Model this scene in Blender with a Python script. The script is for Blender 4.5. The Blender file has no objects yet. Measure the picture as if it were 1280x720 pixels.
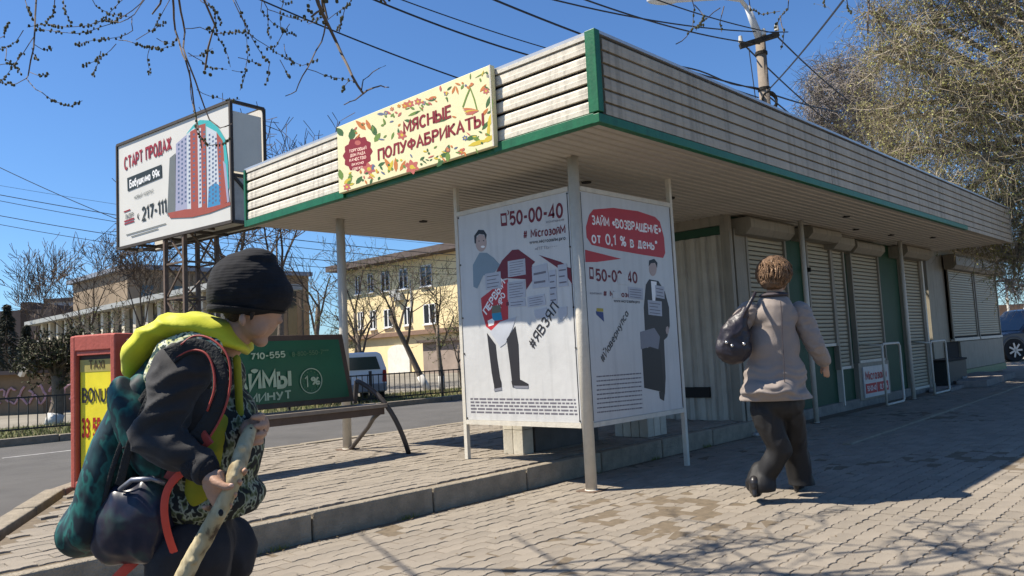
import bpy, bmesh, math, random
import numpy as np
from mathutils import Vector, Matrix, noise as mnoise

sc = bpy.context.scene
COL = sc.collection
R = math.radians
random.seed(7)
rng = np.random.default_rng(11)

# ------------------------------------------------------------------ camera
S = .865
CF, CYAW, CPITCH, CROLL = 983.2, .756, .083, -.051
CO = np.array([-5.6006*S, -4.4353*S, 1.25*S])
def cam_axes():
    cy, sy, cp, sp = math.cos(CYAW), math.sin(CYAW), math.cos(CPITCH), math.sin(CPITCH)
    F = np.array([cy*cp, sy*cp, sp]); Rt = np.array([sy, -cy, 0.]); U = np.cross(Rt, F)
    cr, sr = math.cos(CROLL), math.sin(CROLL)
    return cr*Rt+sr*U, -sr*Rt+cr*U, F
CR, CU, CFW = cam_axes()
cd = bpy.data.cameras.new('camera'); cam = bpy.data.objects.new('camera', cd); COL.objects.link(cam)
cd.sensor_width = 36; cd.lens = 36*CF/1280; cd.clip_start = .05; cd.clip_end = 3000
cam.matrix_world = Matrix(((CR[0], CU[0], -CFW[0], CO[0]), (CR[1], CU[1], -CFW[1], CO[1]), (CR[2], CU[2], -CFW[2], CO[2]), (0, 0, 0, 1)))
sc.camera = cam
sc.render.resolution_x, sc.render.resolution_y = 1024, 576
# measuring helpers: a point of the photograph (1280x720) met with a plane of the place
def ray(px, py): return CFW + CR*(px-640)/CF - CU*(py-360)/CF
def onx(px, py, x): d = ray(px, py); return CO + d*(x-CO[0])/d[0]
def ony(px, py, y): d = ray(px, py); return CO + d*(y-CO[1])/d[1]
def onz(px, py, z=0.): d = ray(px, py); return CO + d*(z-CO[2])/d[2]
def at(px, py, D): return CO + ray(px, py)*D

# ------------------------------------------------------------------ light
SUN = Vector((-.50, .477, 1.)).normalized()
EL = math.asin(SUN.z)
w = bpy.data.worlds.new('World'); sc.world = w; w.use_nodes = True
nt = w.node_tree; bg = nt.nodes['Background']
sky = nt.nodes.new('ShaderNodeTexSky'); sky.sky_type = 'NISHITA'; sky.sun_disc = False
sky.sun_elevation = EL; sky.sun_rotation = math.atan2(SUN.x, SUN.y)
sky.air_density = 1.0; sky.dust_density = .25; sky.ozone_density = 3.0
tn = nt.nodes.new('ShaderNodeVectorMath'); tn.operation = 'MULTIPLY'; tn.inputs[1].default_value = (.92, 1.30, 1.72)  # clear deep-blue spring air
nt.links.new(sky.outputs[0], tn.inputs[0]); nt.links.new(tn.outputs[0], bg.inputs[0]); bg.inputs[1].default_value = .050
sl = bpy.data.lights.new('sun', 'SUN'); sl.energy = 5.0; sl.angle = R(.5); sl.color = (1, .925, .80)
so = bpy.data.objects.new('sun', sl); COL.objects.link(so); so.rotation_euler = SUN.to_track_quat('Z', 'Y').to_euler()
sc.view_settings.view_transform = 'Standard'; sc.view_settings.look = 'None'
sc.view_settings.exposure = .88; sc.view_settings.gamma = 1
sc.cycles.max_bounces = 6; sc.cycles.diffuse_bounces = 3; sc.cycles.transparent_max_bounces = 8

# ------------------------------------------------------------------ materials
def lin(c): return tuple(((x/255)/12.92 if x/255 <= .04045 else ((x/255+.055)/1.055)**2.4) for x in c)
MT = {}
def crease(m, scale, strength, stretch=(1, 1, 2.2)):
    """cloth creases: ridged bump over whatever bump there is"""
    n = m.node_tree.nodes; l = m.node_tree.links; b = n['Principled BSDF']; tc = n.new('ShaderNodeTexCoord'); mp = n.new('ShaderNodeMapping'); mp.inputs['Scale'].default_value = stretch
    l.new(tc.outputs['Object'], mp.inputs[0]); t = n.new('ShaderNodeTexNoise'); t.noise_type = 'RIDGED_MULTIFRACTAL'; t.inputs['Scale'].default_value = scale; t.inputs['Detail'].default_value = 2.5; t.inputs['Distortion'].default_value = .8
    l.new(mp.outputs[0], t.inputs['Vector']); p = n.new('ShaderNodeBump'); p.inputs['Strength'].default_value = strength; p.inputs['Distance'].default_value = .012; l.new(t.outputs[0], p.inputs['Height'])
    if b.inputs['Normal'].links: l.new(b.inputs['Normal'].links[0].from_socket, p.inputs['Normal'])
    l.new(p.outputs[0], b.inputs['Normal'])
def M(name, col, rough=.6, var=.15, scale=6., bump=.0, bscale=60., metal=0., rnd=0., streak=0., spec=.4, coord='Object', stretch=None, attr=False, sheen=0., wrinkle=None):
    if name in MT: return MT[name]
    m = bpy.data.materials.new(name); m.use_nodes = True; n = m.node_tree.nodes; l = m.node_tree.links
    b = n['Principled BSDF']; b.inputs['Roughness'].default_value = rough; b.inputs['Metallic'].default_value = metal
    b.inputs['Specular IOR Level'].default_value = spec
    if sheen: b.inputs['Sheen Weight'].default_value = sheen
    tc = n.new('ShaderNodeTexCoord'); co = tc.outputs[coord]
    if stretch:
        mp = n.new('ShaderNodeMapping'); mp.inputs['Scale'].default_value = stretch; l.new(co, mp.inputs[0]); co = mp.outputs[0]
    nz = n.new('ShaderNodeTexNoise'); nz.inputs['Scale'].default_value = scale; nz.inputs['Detail'].default_value = 6; nz.inputs['Roughness'].default_value = .65
    l.new(co, nz.inputs['Vector'])
    mr = n.new('ShaderNodeMapRange'); mr.inputs[1].default_value = .3; mr.inputs[2].default_value = .7
    mr.inputs[3].default_value = 1-var; mr.inputs[4].default_value = 1+var
    l.new(nz.outputs[0], mr.inputs[0]); f = mr.outputs[0]
    def mul(a, b_):
        x = n.new('ShaderNodeMath'); x.operation = 'MULTIPLY'; l.new(a, x.inputs[0]); l.new(b_, x.inputs[1]); return x.outputs[0]
    if rnd:
        oi = n.new('ShaderNodeObjectInfo'); r2 = n.new('ShaderNodeMapRange'); r2.inputs[3].default_value = 1-rnd; r2.inputs[4].default_value = 1+rnd
        if attr:
            at_ = n.new('ShaderNodeAttribute'); at_.attribute_name = 'rnd'; ad = n.new('ShaderNodeMath'); ad.operation = 'ADD'
            l.new(oi.outputs['Random'], ad.inputs[0]); l.new(at_.outputs['Fac'], ad.inputs[1]); fr = n.new('ShaderNodeMath'); fr.operation = 'FRACT'; l.new(ad.outputs[0], fr.inputs[0]); l.new(fr.outputs[0], r2.inputs[0])
        else: l.new(oi.outputs['Random'], r2.inputs[0])
        f = mul(f, r2.outputs[0])
    if streak:
        m2 = n.new('ShaderNodeMapping'); m2.inputs['Scale'].default_value = (9, 9, .8); l.new(tc.outputs['Object'], m2.inputs[0])
        n2 = n.new('ShaderNodeTexNoise'); n2.inputs['Scale'].default_value = 2.; n2.inputs['Detail'].default_value = 5; l.new(m2.outputs[0], n2.inputs['Vector'])
        r3 = n.new('ShaderNodeMapRange'); r3.inputs[1].default_value = .5; r3.inputs[2].default_value = .75; r3.inputs[3].default_value = 1; r3.inputs[4].default_value = 1-streak
        l.new(n2.outputs[0], r3.inputs[0]); f = mul(f, r3.outputs[0])
    vm = n.new('ShaderNodeVectorMath'); vm.operation = 'SCALE'; vm.inputs[0].default_value = col[:3]; l.new(f, vm.inputs['Scale'])
    l.new(vm.outputs[0], b.inputs['Base Color'])
    if bump:
        nb = n.new('ShaderNodeTexNoise'); nb.inputs['Scale'].default_value = bscale; nb.inputs['Detail'].default_value = 5; l.new(co, nb.inputs['Vector'])
        bp = n.new('ShaderNodeBump'); bp.inputs['Strength'].default_value = bump; bp.inputs['Distance'].default_value = .02
        l.new(nb.outputs[0], bp.inputs['Height']); l.new(bp.outputs[0], b.inputs['Normal'])
    if wrinkle: crease(m, *wrinkle)
    MT[name] = m; return m

def ramp_mat(name, stops, scale, rough=.8, kind='NOISE', bump=.0, detail=3, stretch=None, sheen=0.):
    if name in MT: return MT[name]
    m = bpy.data.materials.new(name); m.use_nodes = True; n = m.node_tree.nodes; l = m.node_tree.links
    b = n['Principled BSDF']; b.inputs['Roughness'].default_value = rough; b.inputs['Specular IOR Level'].default_value = .3
    if sheen: b.inputs['Sheen Weight'].default_value = sheen
    tc = n.new('ShaderNodeTexCoord'); co = tc.outputs['Object']
    if stretch:
        mp = n.new('ShaderNodeMapping'); mp.inputs['Scale'].default_value = stretch; l.new(co, mp.inputs[0]); co = mp.outputs[0]
    if kind == 'NOISE':
        t = n.new('ShaderNodeTexNoise'); t.inputs['Detail'].default_value = detail
    else:
        t = n.new('ShaderNodeTexVoronoi'); t.feature = kind
    t.inputs['Scale'].default_value = scale; l.new(co, t.inputs['Vector'])
    cr = n.new('ShaderNodeValToRGB'); e = cr.color_ramp.elements
    while len(e) < len(stops): e.new(.5)
    for i, (p, c) in enumerate(stops): e[i].position = p; e[i].color = (*c, 1)
    l.new(t.outputs[0], cr.inputs[0]); l.new(cr.outputs[0], b.inputs['Base Color'])
    if bump:
        bp = n.new('ShaderNodeBump'); bp.inputs['Strength'].default_value = bump; bp.inputs['Distance'].default_value = .01
        l.new(t.outputs[0], bp.inputs['Height']); l.new(bp.outputs[0], b.inputs['Normal'])
    MT[name] = m; return m

# ------------------------------------------------------------------ objects
WL = {}
def wl(o): return WL.get(o.name, Vector((0, 0, 0))) if o is not None else Vector((0, 0, 0))
def tag(o, label=None, cat=None, group=None, kind=None):
    if label: o['label'] = label
    if cat: o['category'] = cat
    if group: o['group'] = group
    if kind: o['kind'] = kind
    return o
def thing(name, label, cat, loc=(0, 0, 0), group=None):
    o = bpy.data.objects.new(name, None); COL.objects.link(o); o.location = tuple(loc); o.empty_display_size = .2
    WL[o.name] = Vector(tuple(loc)); return tag(o, label, cat, group)
def place(o, parent, loc=None):
    """parent o; loc = world location of its origin"""
    COL.objects.link(o)
    loc = Vector(tuple(loc)) if loc is not None else wl(parent)
    o.parent = parent; o.location = loc - wl(parent); WL[o.name] = loc; return o
class MB:
    def __init__(s): s.V = []; s.F = []; s.MI = []
    def add(s, vs, fs, m=0):
        k = len(s.V); s.V += [tuple(map(float, v)) for v in vs]; s.F += [tuple(i+k for i in f) for f in fs]; s.MI += [m]*len(fs); return s
    def box(s, x0, x1, y0, y1, z0, z1, m=0):
        x0, x1 = sorted((x0, x1)); y0, y1 = sorted((y0, y1)); z0, z1 = sorted((z0, z1))
        return s.add([(x0, y0, z0), (x1, y0, z0), (x1, y1, z0), (x0, y1, z0), (x0, y0, z1), (x1, y0, z1), (x1, y1, z1), (x0, y1, z1)],
              [(3, 2, 1, 0), (4, 5, 6, 7), (0, 1, 5, 4), (1, 2, 6, 5), (2, 3, 7, 6), (3, 0, 4, 7)], m)
    def bar(s, a, b, w, h, m=0, up=(0, 0, 1)):
        a, b = Vector(tuple(a)), Vector(tuple(b)); d = (b-a).normalized(); u = Vector(up)
        if abs(d.dot(u)) > .98: u = Vector((1, 0, 0))
        x = d.cross(u).normalized()*w/2; y = x.cross(d).normalized()*h/2
        vs = [p+i*x+j*y for p in (a, b) for i, j in ((-1, -1), (1, -1), (1, 1), (-1, 1))]
        return s.add(vs, [(0, 1, 2, 3), (7, 6, 5, 4), (0, 4, 5, 1), (1, 5, 6, 2), (2, 6, 7, 3), (3, 7, 4, 0)], m)
    def tube(s, pts, rad, n=6, m=0, caps=True):
        pts = [Vector(tuple(p)) for p in pts]
        if not hasattr(rad, '__len__'): rad = [rad]*len(pts)
        vs = []; fs = []; x = None
        for i, p in enumerate(pts):
            d = (pts[min(i+1, len(pts)-1)]-pts[max(i-1, 0)])
            d = d.normalized() if d.length > 1e-9 else Vector((0, 0, 1))
            if x is None: x = d.orthogonal().normalized()
            else:
                x = x-d*x.dot(d); x = x.normalized() if x.length > 1e-6 else d.orthogonal().normalized()
            y = d.cross(x)
            for k in range(n):
                a = 2*math.pi*k/n; vs.append(p+(x*math.cos(a)+y*math.sin(a))*rad[i])
        for i in range(len(pts)-1):
            for k in range(n):
                a, b = i*n+k, i*n+(k+1) % n; fs.append((a, b, b+n, a+n))
        if caps: fs.append(tuple(range(n-1, -1, -1))); fs.append(tuple(range(len(vs)-n, len(vs))))
        return s.add(vs, fs, m)
    def prism(s, poly, ext, m=0):
        poly = [Vector(tuple(p)) for p in poly]; e = Vector(tuple(ext)); n = len(poly)
        return s.add(poly+[p+e for p in poly], [tuple(range(n-1, -1, -1)), tuple(range(n, 2*n))]+[(i, (i+1) % n, n+(i+1) % n, n+i) for i in range(n)], m)
    def ball(s, c, r, m=0, n=6, ax=None):
        c = Vector(tuple(c)); r = r if hasattr(r, '__len__') else (r, r, r)
        ax = ax or (Vector((1, 0, 0)), Vector((0, 1, 0)), Vector((0, 0, 1)))
        vs = [c-ax[2]*r[2]]; h = max(3, n//2)
        for i in range(1, h):
            t = math.pi*i/h-math.pi/2
            for k in range(n):
                a = 2*math.pi*k/n; vs.append(c+ax[0]*r[0]*math.cos(t)*math.cos(a)+ax[1]*r[1]*math.cos(t)*math.sin(a)+ax[2]*r[2]*math.sin(t))
        vs.append(c+ax[2]*r[2]); fs = []; T = len(vs)-1
        for k in range(n): fs.append((0, 1+(k+1) % n, 1+k)); fs.append((T, 1+(h-2)*n+k, 1+(h-2)*n+(k+1) % n))
        for i in range(h-2):
            for k in range(n): a, b = 1+i*n+k, 1+i*n+(k+1) % n; fs.append((a, b, b+n, a+n))
        return s.add(vs, fs, m)
    def cone(s, p0, p1, r0, r1, n=14, m=0): # closed tapered cylinder
        return s.tube([p0, p1], [r0, r1], n, m)
    def mesh(s, name, mats, loc, smooth=False):
        me = bpy.data.meshes.new(name); V = np.array(s.V) - np.array(loc)
        me.from_pydata(V.tolist(), [], s.F)
        for x in (mats if isinstance(mats, (list, tuple)) else [mats]): me.materials.append(x)
        me.polygons.foreach_set('material_index', s.MI)
        me.polygons.foreach_set('use_smooth', [smooth]*len(s.F))
        me.update(); return me
    def build(s, name, mats, parent=None, loc=None, smooth=False, bevel=0., label=None):
        if loc is None: loc = wl(parent) if parent is not None else Vector((0, 0, 0))
        me = s.mesh(name, mats, loc, smooth)
        o = place(bpy.data.objects.new(name, me), parent, loc)
        if bevel:
            b = o.modifiers.new('bevel', 'BEVEL'); b.width = bevel; b.segments = 2; b.limit_method = 'ANGLE'
        if smooth == 'auto': pass
        if label: o['label'] = label
        return o
def copies(o, locs, parent=None):
    """copies of one mesh object at world locations of their origins (mesh data shared)"""
    out = []
    for p in locs:
        c = o.copy(); COL.objects.link(c); pr = parent if parent is not None else o.parent
        c.parent = pr; c.location = Vector(tuple(p))-wl(pr); WL[c.name] = Vector(tuple(p)); out.append(c)
    return out
def copy_tree(o, loc, label=None, rz=None):
    c = o.copy(); COL.objects.link(c); c.location = tuple(loc); WL[c.name] = Vector(tuple(loc))
    if rz is not None: c.rotation_euler.z = rz
    if label: c['label'] = label
    for a in list(o.children):
        d = a.copy(); COL.objects.link(d); d.parent = c
        for b in list(a.children):
            e = b.copy(); COL.objects.link(e); e.parent = d
    return c
# stroke alphabet: polylines on a cell 6 high; capitals, digits and the small letters that differ from small capitals
def _arc(cx, cy, rx, ry, a0, a1, n=10): return [(cx+rx*math.cos(R(a0+(a1-a0)*i/n)), cy+ry*math.sin(R(a0+(a1-a0)*i/n))) for i in range(n+1)]
GL = {
 'А': (4.4, [[(0, 0), (2.2, 6), (4.4, 0)], [(.8, 2), (3.6, 2)]]), 'Б': (4, [[(3.6, 6), (0, 6), (0, 0), (2.2, 0)]+_arc(2.2, 1.7, 1.7, 1.7, -90, 90)+[(0, 3.4)]]),
 'В': (4, [[(0, 3.2), (2, 3.2)]+_arc(2, 4.6, 1.5, 1.4, -90, 90)+[(0, 6), (0, 0), (2.2, 0)]+_arc(2.2, 1.6, 1.8, 1.6, -90, 90)]), 'Г': (3.6, [[(0, 0), (0, 6), (3.6, 6)]]),
 'Д': (4.8, [[(0, -1), (0, 0), (4.8, 0), (4.8, -1)], [(.7, 0), (1.5, 6), (3.9, 6), (3.9, 0)]]), 'Е': (3.6, [[(3.6, 6), (0, 6), (0, 0), (3.6, 0)], [(0, 3.1), (3.2, 3.1)]]),
 'Ж': (5.6, [[(0, 0), (2.8, 3.1), (5.6, 0)], [(0, 6), (2.8, 3.1), (5.6, 6)], [(2.8, 0), (2.8, 6)]]), 'З': (3.8, [_arc(1.8, 4.6, 1.7, 1.4, 150, -90)+_arc(1.8, 1.6, 1.9, 1.6, 90, -150)]),
 'И': (4.2, [[(0, 6), (0, 0), (4.2, 6), (4.2, 0)]]), 'Й': (4.2, [[(0, 6), (0, 0), (4.2, 6), (4.2, 0)], _arc(2.1, 7.6, .9, .7, 180, 360, 6)]), 'К': (4, [[(0, 0), (0, 6)], [(3.8, 6), (0, 2.9)], [(.9, 3.5), (4, 0)]]),
 'Л': (4.2, [[(0, 0), (.6, .3), (1.2, 6), (4.2, 6), (4.2, 0)]]), 'М': (5, [[(0, 0), (0, 6), (2.5, 1.6), (5, 6), (5, 0)]]), 'Н': (4.2, [[(0, 0), (0, 6)], [(4.2, 0), (4.2, 6)], [(0, 3.1), (4.2, 3.1)]]),
 'О': (4.6, [_arc(2.3, 3, 2.3, 3, 0, 360, 20)]), 'П': (4.2, [[(0, 0), (0, 6), (4.2, 6), (4.2, 0)]]), 'Р': (3.8, [[(0, 0), (0, 6), (2, 6)]+_arc(2, 4.4, 1.7, 1.6, 90, -90)+[(0, 2.8)]]),
 'С': (4.2, [_arc(2.3, 3, 2.3, 3, 45, 315, 16)]), 'Т': (4.2, [[(0, 6), (4.2, 6)], [(2.1, 0), (2.1, 6)]]), 'У': (4.2, [[(0, 6), (2.3, 2.2)], [(4.2, 6), (1.6, .2), (.4, 0)]]),
 'Ф': (5.2, [_arc(2.6, 3.2, 2.6, 1.8, 0, 360, 18), [(2.6, 0), (2.6, 6)]]), 'Ц': (4.6, [[(0, 6), (0, 0), (4.7, 0), (4.7, -1)], [(4, 6), (4, 0)]]), 'Ш': (5.4, [[(0, 6), (0, 0), (5.4, 0), (5.4, 6)], [(2.7, 0), (2.7, 6)]]), 'Щ': (5.9, [[(0, 6), (0, 0), (6, 0), (6, -1)], [(2.7, 0), (2.7, 6)], [(5.4, 0), (5.4, 6)]]),
 'Ы': (5.4, [[(0, 6), (0, 0), (1.8, 0)]+_arc(1.8, 1.75, 1.6, 1.75, -90, 90)+[(0, 3.5)], [(5.2, 0), (5.2, 6)]]), 'Ь': (3.8, [[(0, 6), (0, 0), (2, 0)]+_arc(2, 1.75, 1.7, 1.75, -90, 90)+[(0, 3.5)]]),
 'Я': (4, [[(3.8, 0), (3.8, 6), (2, 6)]+_arc(2, 4.4, 1.8, 1.6, 90, 270)+[(3.8, 2.8)], [(1.8, 2.8), (0, 0)]]),
 'Ч': (4, [[(0, 6), (.1, 3.6), (1, 2.8), (4, 2.8)], [(4, 0), (4, 6)]]), 'Х': (4.2, [[(0, 0), (4.2, 6)], [(0, 6), (4.2, 0)]]), 'Ю': (6, [[(0, 0), (0, 6)], [(0, 3), (1.8, 3)], _arc(4, 3, 2.1, 3, 0, 360, 16)]),
 'U': (4.2, [[(0, 6), (0, 2)]+_arc(2.1, 2, 2.1, 2, 180, 360)+[(4.2, 6)]]), 'N': (4.2, [[(0, 0), (0, 6), (4.2, 0), (4.2, 6)]]), 'S': (3.8, [_arc(1.9, 4.5, 1.8, 1.5, 40, 270)+_arc(1.9, 1.5, 1.9, 1.5, 90, -140)]), 'X': (4.2, [[(0, 0), (4.2, 6)], [(0, 6), (4.2, 0)]]), 'I': (.2, [[(0, 0), (0, 6)]]),
 'i': (.3, [[(0, 0), (0, 4.2)], [(0, 5.4), (0, 6)]]), 'r': (2, [[(0, 0), (0, 4.2)], [(0, 2.8), (.9, 4), (2, 4.2)]]), 'w': (4.6, [[(0, 4.2), (1.1, 0), (2.3, 4.2), (3.5, 0), (4.6, 4.2)]]), 'p': (3.2, [[(0, -1.6), (0, 4.2)], _arc(1.6, 2.1, 1.6, 2.1, 0, 360, 14)]),
 'а': (3.2, [_arc(1.5, 2.1, 1.5, 2.1, 0, 360, 14), [(3.1, 0), (3.1, 4.2)]]), 'е': (3.3, [[(0, 2.2), (3.2, 2.2)]+_arc(1.65, 2.1, 1.6, 2.1, 5, 315, 12)]), 'б': (3.4, [_arc(1.7, 2, 1.7, 2, 0, 360, 14), [(0, 2.2), (.4, 4.6), (1.6, 5.6), (3.2, 6)]]),
 'у': (3.2, [[(0, 4.2), (1.7, .4)], [(3.2, 4.2), (1.2, -1.4), (.2, -1.6)]]), 'р': (3.2, [[(0, -1.6), (0, 4.2)], _arc(1.6, 2.1, 1.6, 2.1, 0, 360, 14)]),
 '0': (3.8, [_arc(1.9, 3, 1.9, 3, 0, 360, 18)]), '1': (1.8, [[(0, 4.8), (1.5, 6), (1.5, 0)]]), '2': (3.8, [_arc(1.9, 4.3, 1.8, 1.7, 160, -20)+[(0, 0), (3.8, 0)]]), '3': (3.7, [_arc(1.8, 4.6, 1.6, 1.4, 150, -90)+_arc(1.8, 1.6, 1.85, 1.6, 90, -150)]),
 '4': (4, [[(3, 0), (3, 6), (0, 1.6), (4, 1.6)]]), '5': (3.8, [[(3.5, 6), (.5, 6), (.2, 3.2)]+_arc(1.8, 1.9, 1.9, 1.9, 110, -150)]), '7': (3.7, [[(0, 6), (3.7, 6), (1.2, 0)]]), '8': (3.8, [_arc(1.9, 4.55, 1.6, 1.45, 0, 360, 14), _arc(1.9, 1.6, 1.9, 1.6, 0, 360, 14)]), '9': (3.8, [_arc(1.9, 4.1, 1.9, 1.9, 0, 360, 16), [(3.8, 4), (3.2, 1.2), (1.4, 0)]]),
 '-': (2.4, [[(0, 2.7), (2.4, 2.7)]]), '.': (.3, [[(0, 0), (0, .5)]]), ',': (.4, [[(.3, .5), (0, -1)]]), '%': (5, [_arc(1, 4.7, 1, 1.2, 0, 360, 10), _arc(4, 1.3, 1, 1.2, 0, 360, 10), [(.8, 0), (4.2, 6)]]), '#': (4.4, [[(.8, 0), (1.6, 6)], [(2.8, 0), (3.6, 6)], [(0, 2), (4.2, 2)], [(.2, 4), (4.4, 4)]]),
 '*': (2, [[(0, 4.2), (2, 5.6)], [(0, 5.6), (2, 4.2)], [(1, 4), (1, 6)]]), '«': (2.8, [[(1.3, 4.4), (0, 2.8), (1.3, 1.2)], [(2.8, 4.4), (1.5, 2.8), (2.8, 1.2)]]), '»': (2.8, [[(0, 4.4), (1.3, 2.8), (0, 1.2)], [(1.5, 4.4), (2.8, 2.8), (1.5, 1.2)]]), ')': (1, [_arc(-1, 3, 2, 3.4, -60, 60, 8)]), '(': (1, [_arc(2, 3, 2, 3.4, 120, 240, 8)]), ' ': (2, []), '/': (2.5, [[(0, 0), (2.5, 6)]])}
for a_, b_ in (('A', 'А'), ('B', 'В'), ('O', 'О'), ('T', 'Т'), ('M', 'М')): GL[a_] = GL[b_]
def glyph(ch):
    if ch in GL: return GL[ch]
    q = {'c': 'С', 'o': 'О'}.get(ch, ch.upper()); w_, st = GL[q]; k = .72
    return w_*k, [[(x*k, y*k) for x, y in p] for p in st]
def lettering(body, p0, p1, mat, parent, height=None, bold=.02, name='lettering', lift=(0, 0, 0), serif=False):
    """a line of print from baseline start p0 to baseline end p1; height = cap height"""
    p0, p1 = np.array(p0, float), np.array(p1, float); r = p1-p0; wd = np.linalg.norm(r); r /= wd
    lf = np.array(lift, float); nrm = lf/np.linalg.norm(lf); up = np.cross(nrm, r); t = .78+bold*28; x = t/2; cells = []
    for ch in body:
        w_, st = glyph(ch); cells.append((x, st, ch)); x += w_+(.9 if w_ > .5 else 1.1)+t*.55
    tot = x-.9-t*.05; sx = wd/tot; sy = height/6 if height else sx; s = MB(); lay_ = 0
    for x0, st, ch in cells:
        if serif: st = st+[[(x_-.65, y_), (x_+.65, y_)] for p in st for (x_, y_) in (p[0], p[-1]) if y_ in (0, 6) and ch in 'МЯНЫПЛФРИКАТУ']
        for p in st:
            p = [q for i, q in enumerate(p) if i == 0 or math.hypot(q[0]-p[i-1][0], q[1]-p[i-1][1]) > .01]; lay_ += 1; ln = len(p); cl = math.hypot(p[0][0]-p[-1][0], p[0][1]-p[-1][1]) < .01; L_ = []
            tt = t*(.62 if serif and abs(p[0][1]-p[-1][1]) < .01 and ln == 2 else 1)
            for i in range(ln):
                a = p[i-1] if i > 0 else (p[-2] if cl else None); b = p[i+1] if i < ln-1 else (p[1] if cl else None)
                d1 = np.array(p[i])-np.array(a) if a is not None else None; d2 = np.array(b)-np.array(p[i]) if b is not None else None
                d1 = d2 if d1 is None else d1; d2 = d1 if d2 is None else d2
                d1 = d1/np.linalg.norm(d1); d2 = d2/np.linalg.norm(d2); d = d1+d2; d = d/max(.3, np.linalg.norm(d)); n_ = np.array([-d[1], d[0]]); k = min(1.8, 1/max(.35, abs(n_@np.array([-d1[1], d1[0]]))))
                e = np.zeros(2)
                if not cl and i == 0 and abs(d1[0]) > .9: e = -d1*tt*.0
                L_.append((np.array(p[i])+e+n_*tt/2*k, np.array(p[i])+e-n_*tt/2*k))
            V = [p0+lf+nrm*(2e-5*(lay_ % 4))+(x0+q[0])*sx*r+q[1]*sy*up for ab in L_ for q in ab]
            s.add(V, [(2*i, 2*i+1, 2*i+3, 2*i+2) for i in range(ln-1)])
    o = s.build(name, mat, parent); o['kind'] = 'stuff'; return o
def remesh(mb, name, mats, parent, voxel, smooth=4, loc=None, fold=None, cut=None, post=None):
    """one continuous skin grown over overlapping closed solids"""
    if loc is None: loc = wl(parent)
    me = mb.mesh(name, mats, loc, True); o = bpy.data.objects.new(name, me); COL.objects.link(o)
    r = o.modifiers.new('r', 'REMESH'); r.mode = 'VOXEL'; r.voxel_size = voxel; r.use_smooth_shade = True
    if smooth:
        q = o.modifiers.new('s', 'SMOOTH'); q.factor = .5; q.iterations = smooth
    dg = bpy.context.evaluated_depsgraph_get(); m2 = bpy.data.meshes.new_from_object(o.evaluated_get(dg))
    bpy.data.objects.remove(o); bpy.data.meshes.remove(me); m2.name = name
    if fold:
        n = len(m2.vertices); a = np.empty(n*3); m2.vertices.foreach_get('co', a); a = a.reshape(-1, 3)
        nr = np.empty(n*3); m2.vertices.foreach_get('normal', nr); nr = nr.reshape(-1, 3)
        d = np.array([fold(Vector(p)) for p in a+np.array(loc)]); a += nr*d[:, None]; m2.vertices.foreach_set('co', a.ravel()); m2.update()
    if cut:
        bm = bmesh.new(); bm.from_mesh(m2)
        for co, no in cut:
            bmesh.ops.bisect_plane(bm, geom=bm.verts[:]+bm.edges[:]+bm.faces[:], plane_co=Vector(tuple(co))-loc, plane_no=Vector(tuple(no)), clear_outer=True)
            bmesh.ops.holes_fill(bm, edges=[e for e in bm.edges if e.is_boundary], sides=0)
        bm.to_mesh(m2); bm.free()
    if not m2.materials:
        for x in (mats if isinstance(mats, (list, tuple)) else [mats]): m2.materials.append(x)
    m2.polygons.foreach_set('use_smooth', [True]*len(m2.polygons))
    return place(bpy.data.objects.new(name, m2), parent, loc)
# ------------------------------------------------------------------ the ground
m_joint = M('joint_sand', (.13, .10, .066), .95, .3, 20)
m_paver = M('concrete_paver', (.238, .204, .162), .9, .13, 3.5, .5, 150, rnd=.10, attr=True)
m_kerb = M('kerb_concrete', (.235, .20, .15), .92, .25, 9, .7, 60, rnd=.06)
m_asph = M('asphalt', (.085, .080, .074), .93, .2, 1.1, .5, 190)
m_earth = M('dry_earth', (.19, .165, .12), 1, .35, .6, .6, 30)
m_grassy = M('verge_turf', (.085, .09, .035), 1, .5, 1.6, .8, 40)
KP = .167
MB().add([(-900, -900, -.05), (1500, -900, -.05), (1500, 1500, -.05), (-900, 1500, -.05)], [(0, 1, 2, 3)]).build('ground', m_earth)
tag(bpy.data.objects['ground'], kind='structure')
# road (asphalt) - the street along the kiosk and the junction that opens to the left
rd = MB(); rd.prism([(-60, -30, -.03), (-4.3, -30, -.03), (-4.3, .5, -.03), (-3.56, 1.7, -.03), (-2.7, 3.35, -.03), (-1.9, 4.25, -.03), (90, 4.25, -.03), (90, 10.55, -.03), (-60, 11.9, -.03)][::-1], (0, 0, .028))
tag(rd.build('road', m_asph), kind='structure')
pl = MB(); pl.box(-1.75, -.6, 8.86, 8.94, -.004, .002); pl.box(6, 9, 7.4, 7.48, -.004, .002)
o = pl.build('lane_line', M('worn_paint', (.32, .31, .29), .8, .4, 8), bpy.data.objects['road'])
# far verge
vg = MB(); vg.prism([(-60, 11.9, -.04), (-1, 10.95, -.04), (90, 10.55, -.04), (90, 15.2, -.04), (-60, 16.4, -.04)], (0, 0, .075))
tag(vg.build('verge', m_grassy), kind='structure')
sp = MB(); sp.prism([(-60, 16.4, -.04), (90, 15.2, -.04), (90, 62, -.04), (-60, 62, -.04)], (0, 0, .03))
tag(sp.build('yard', M('yard_dust', (.19, .17, .135), 1, .3, .4, .4, 20)), kind='structure')

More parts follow.
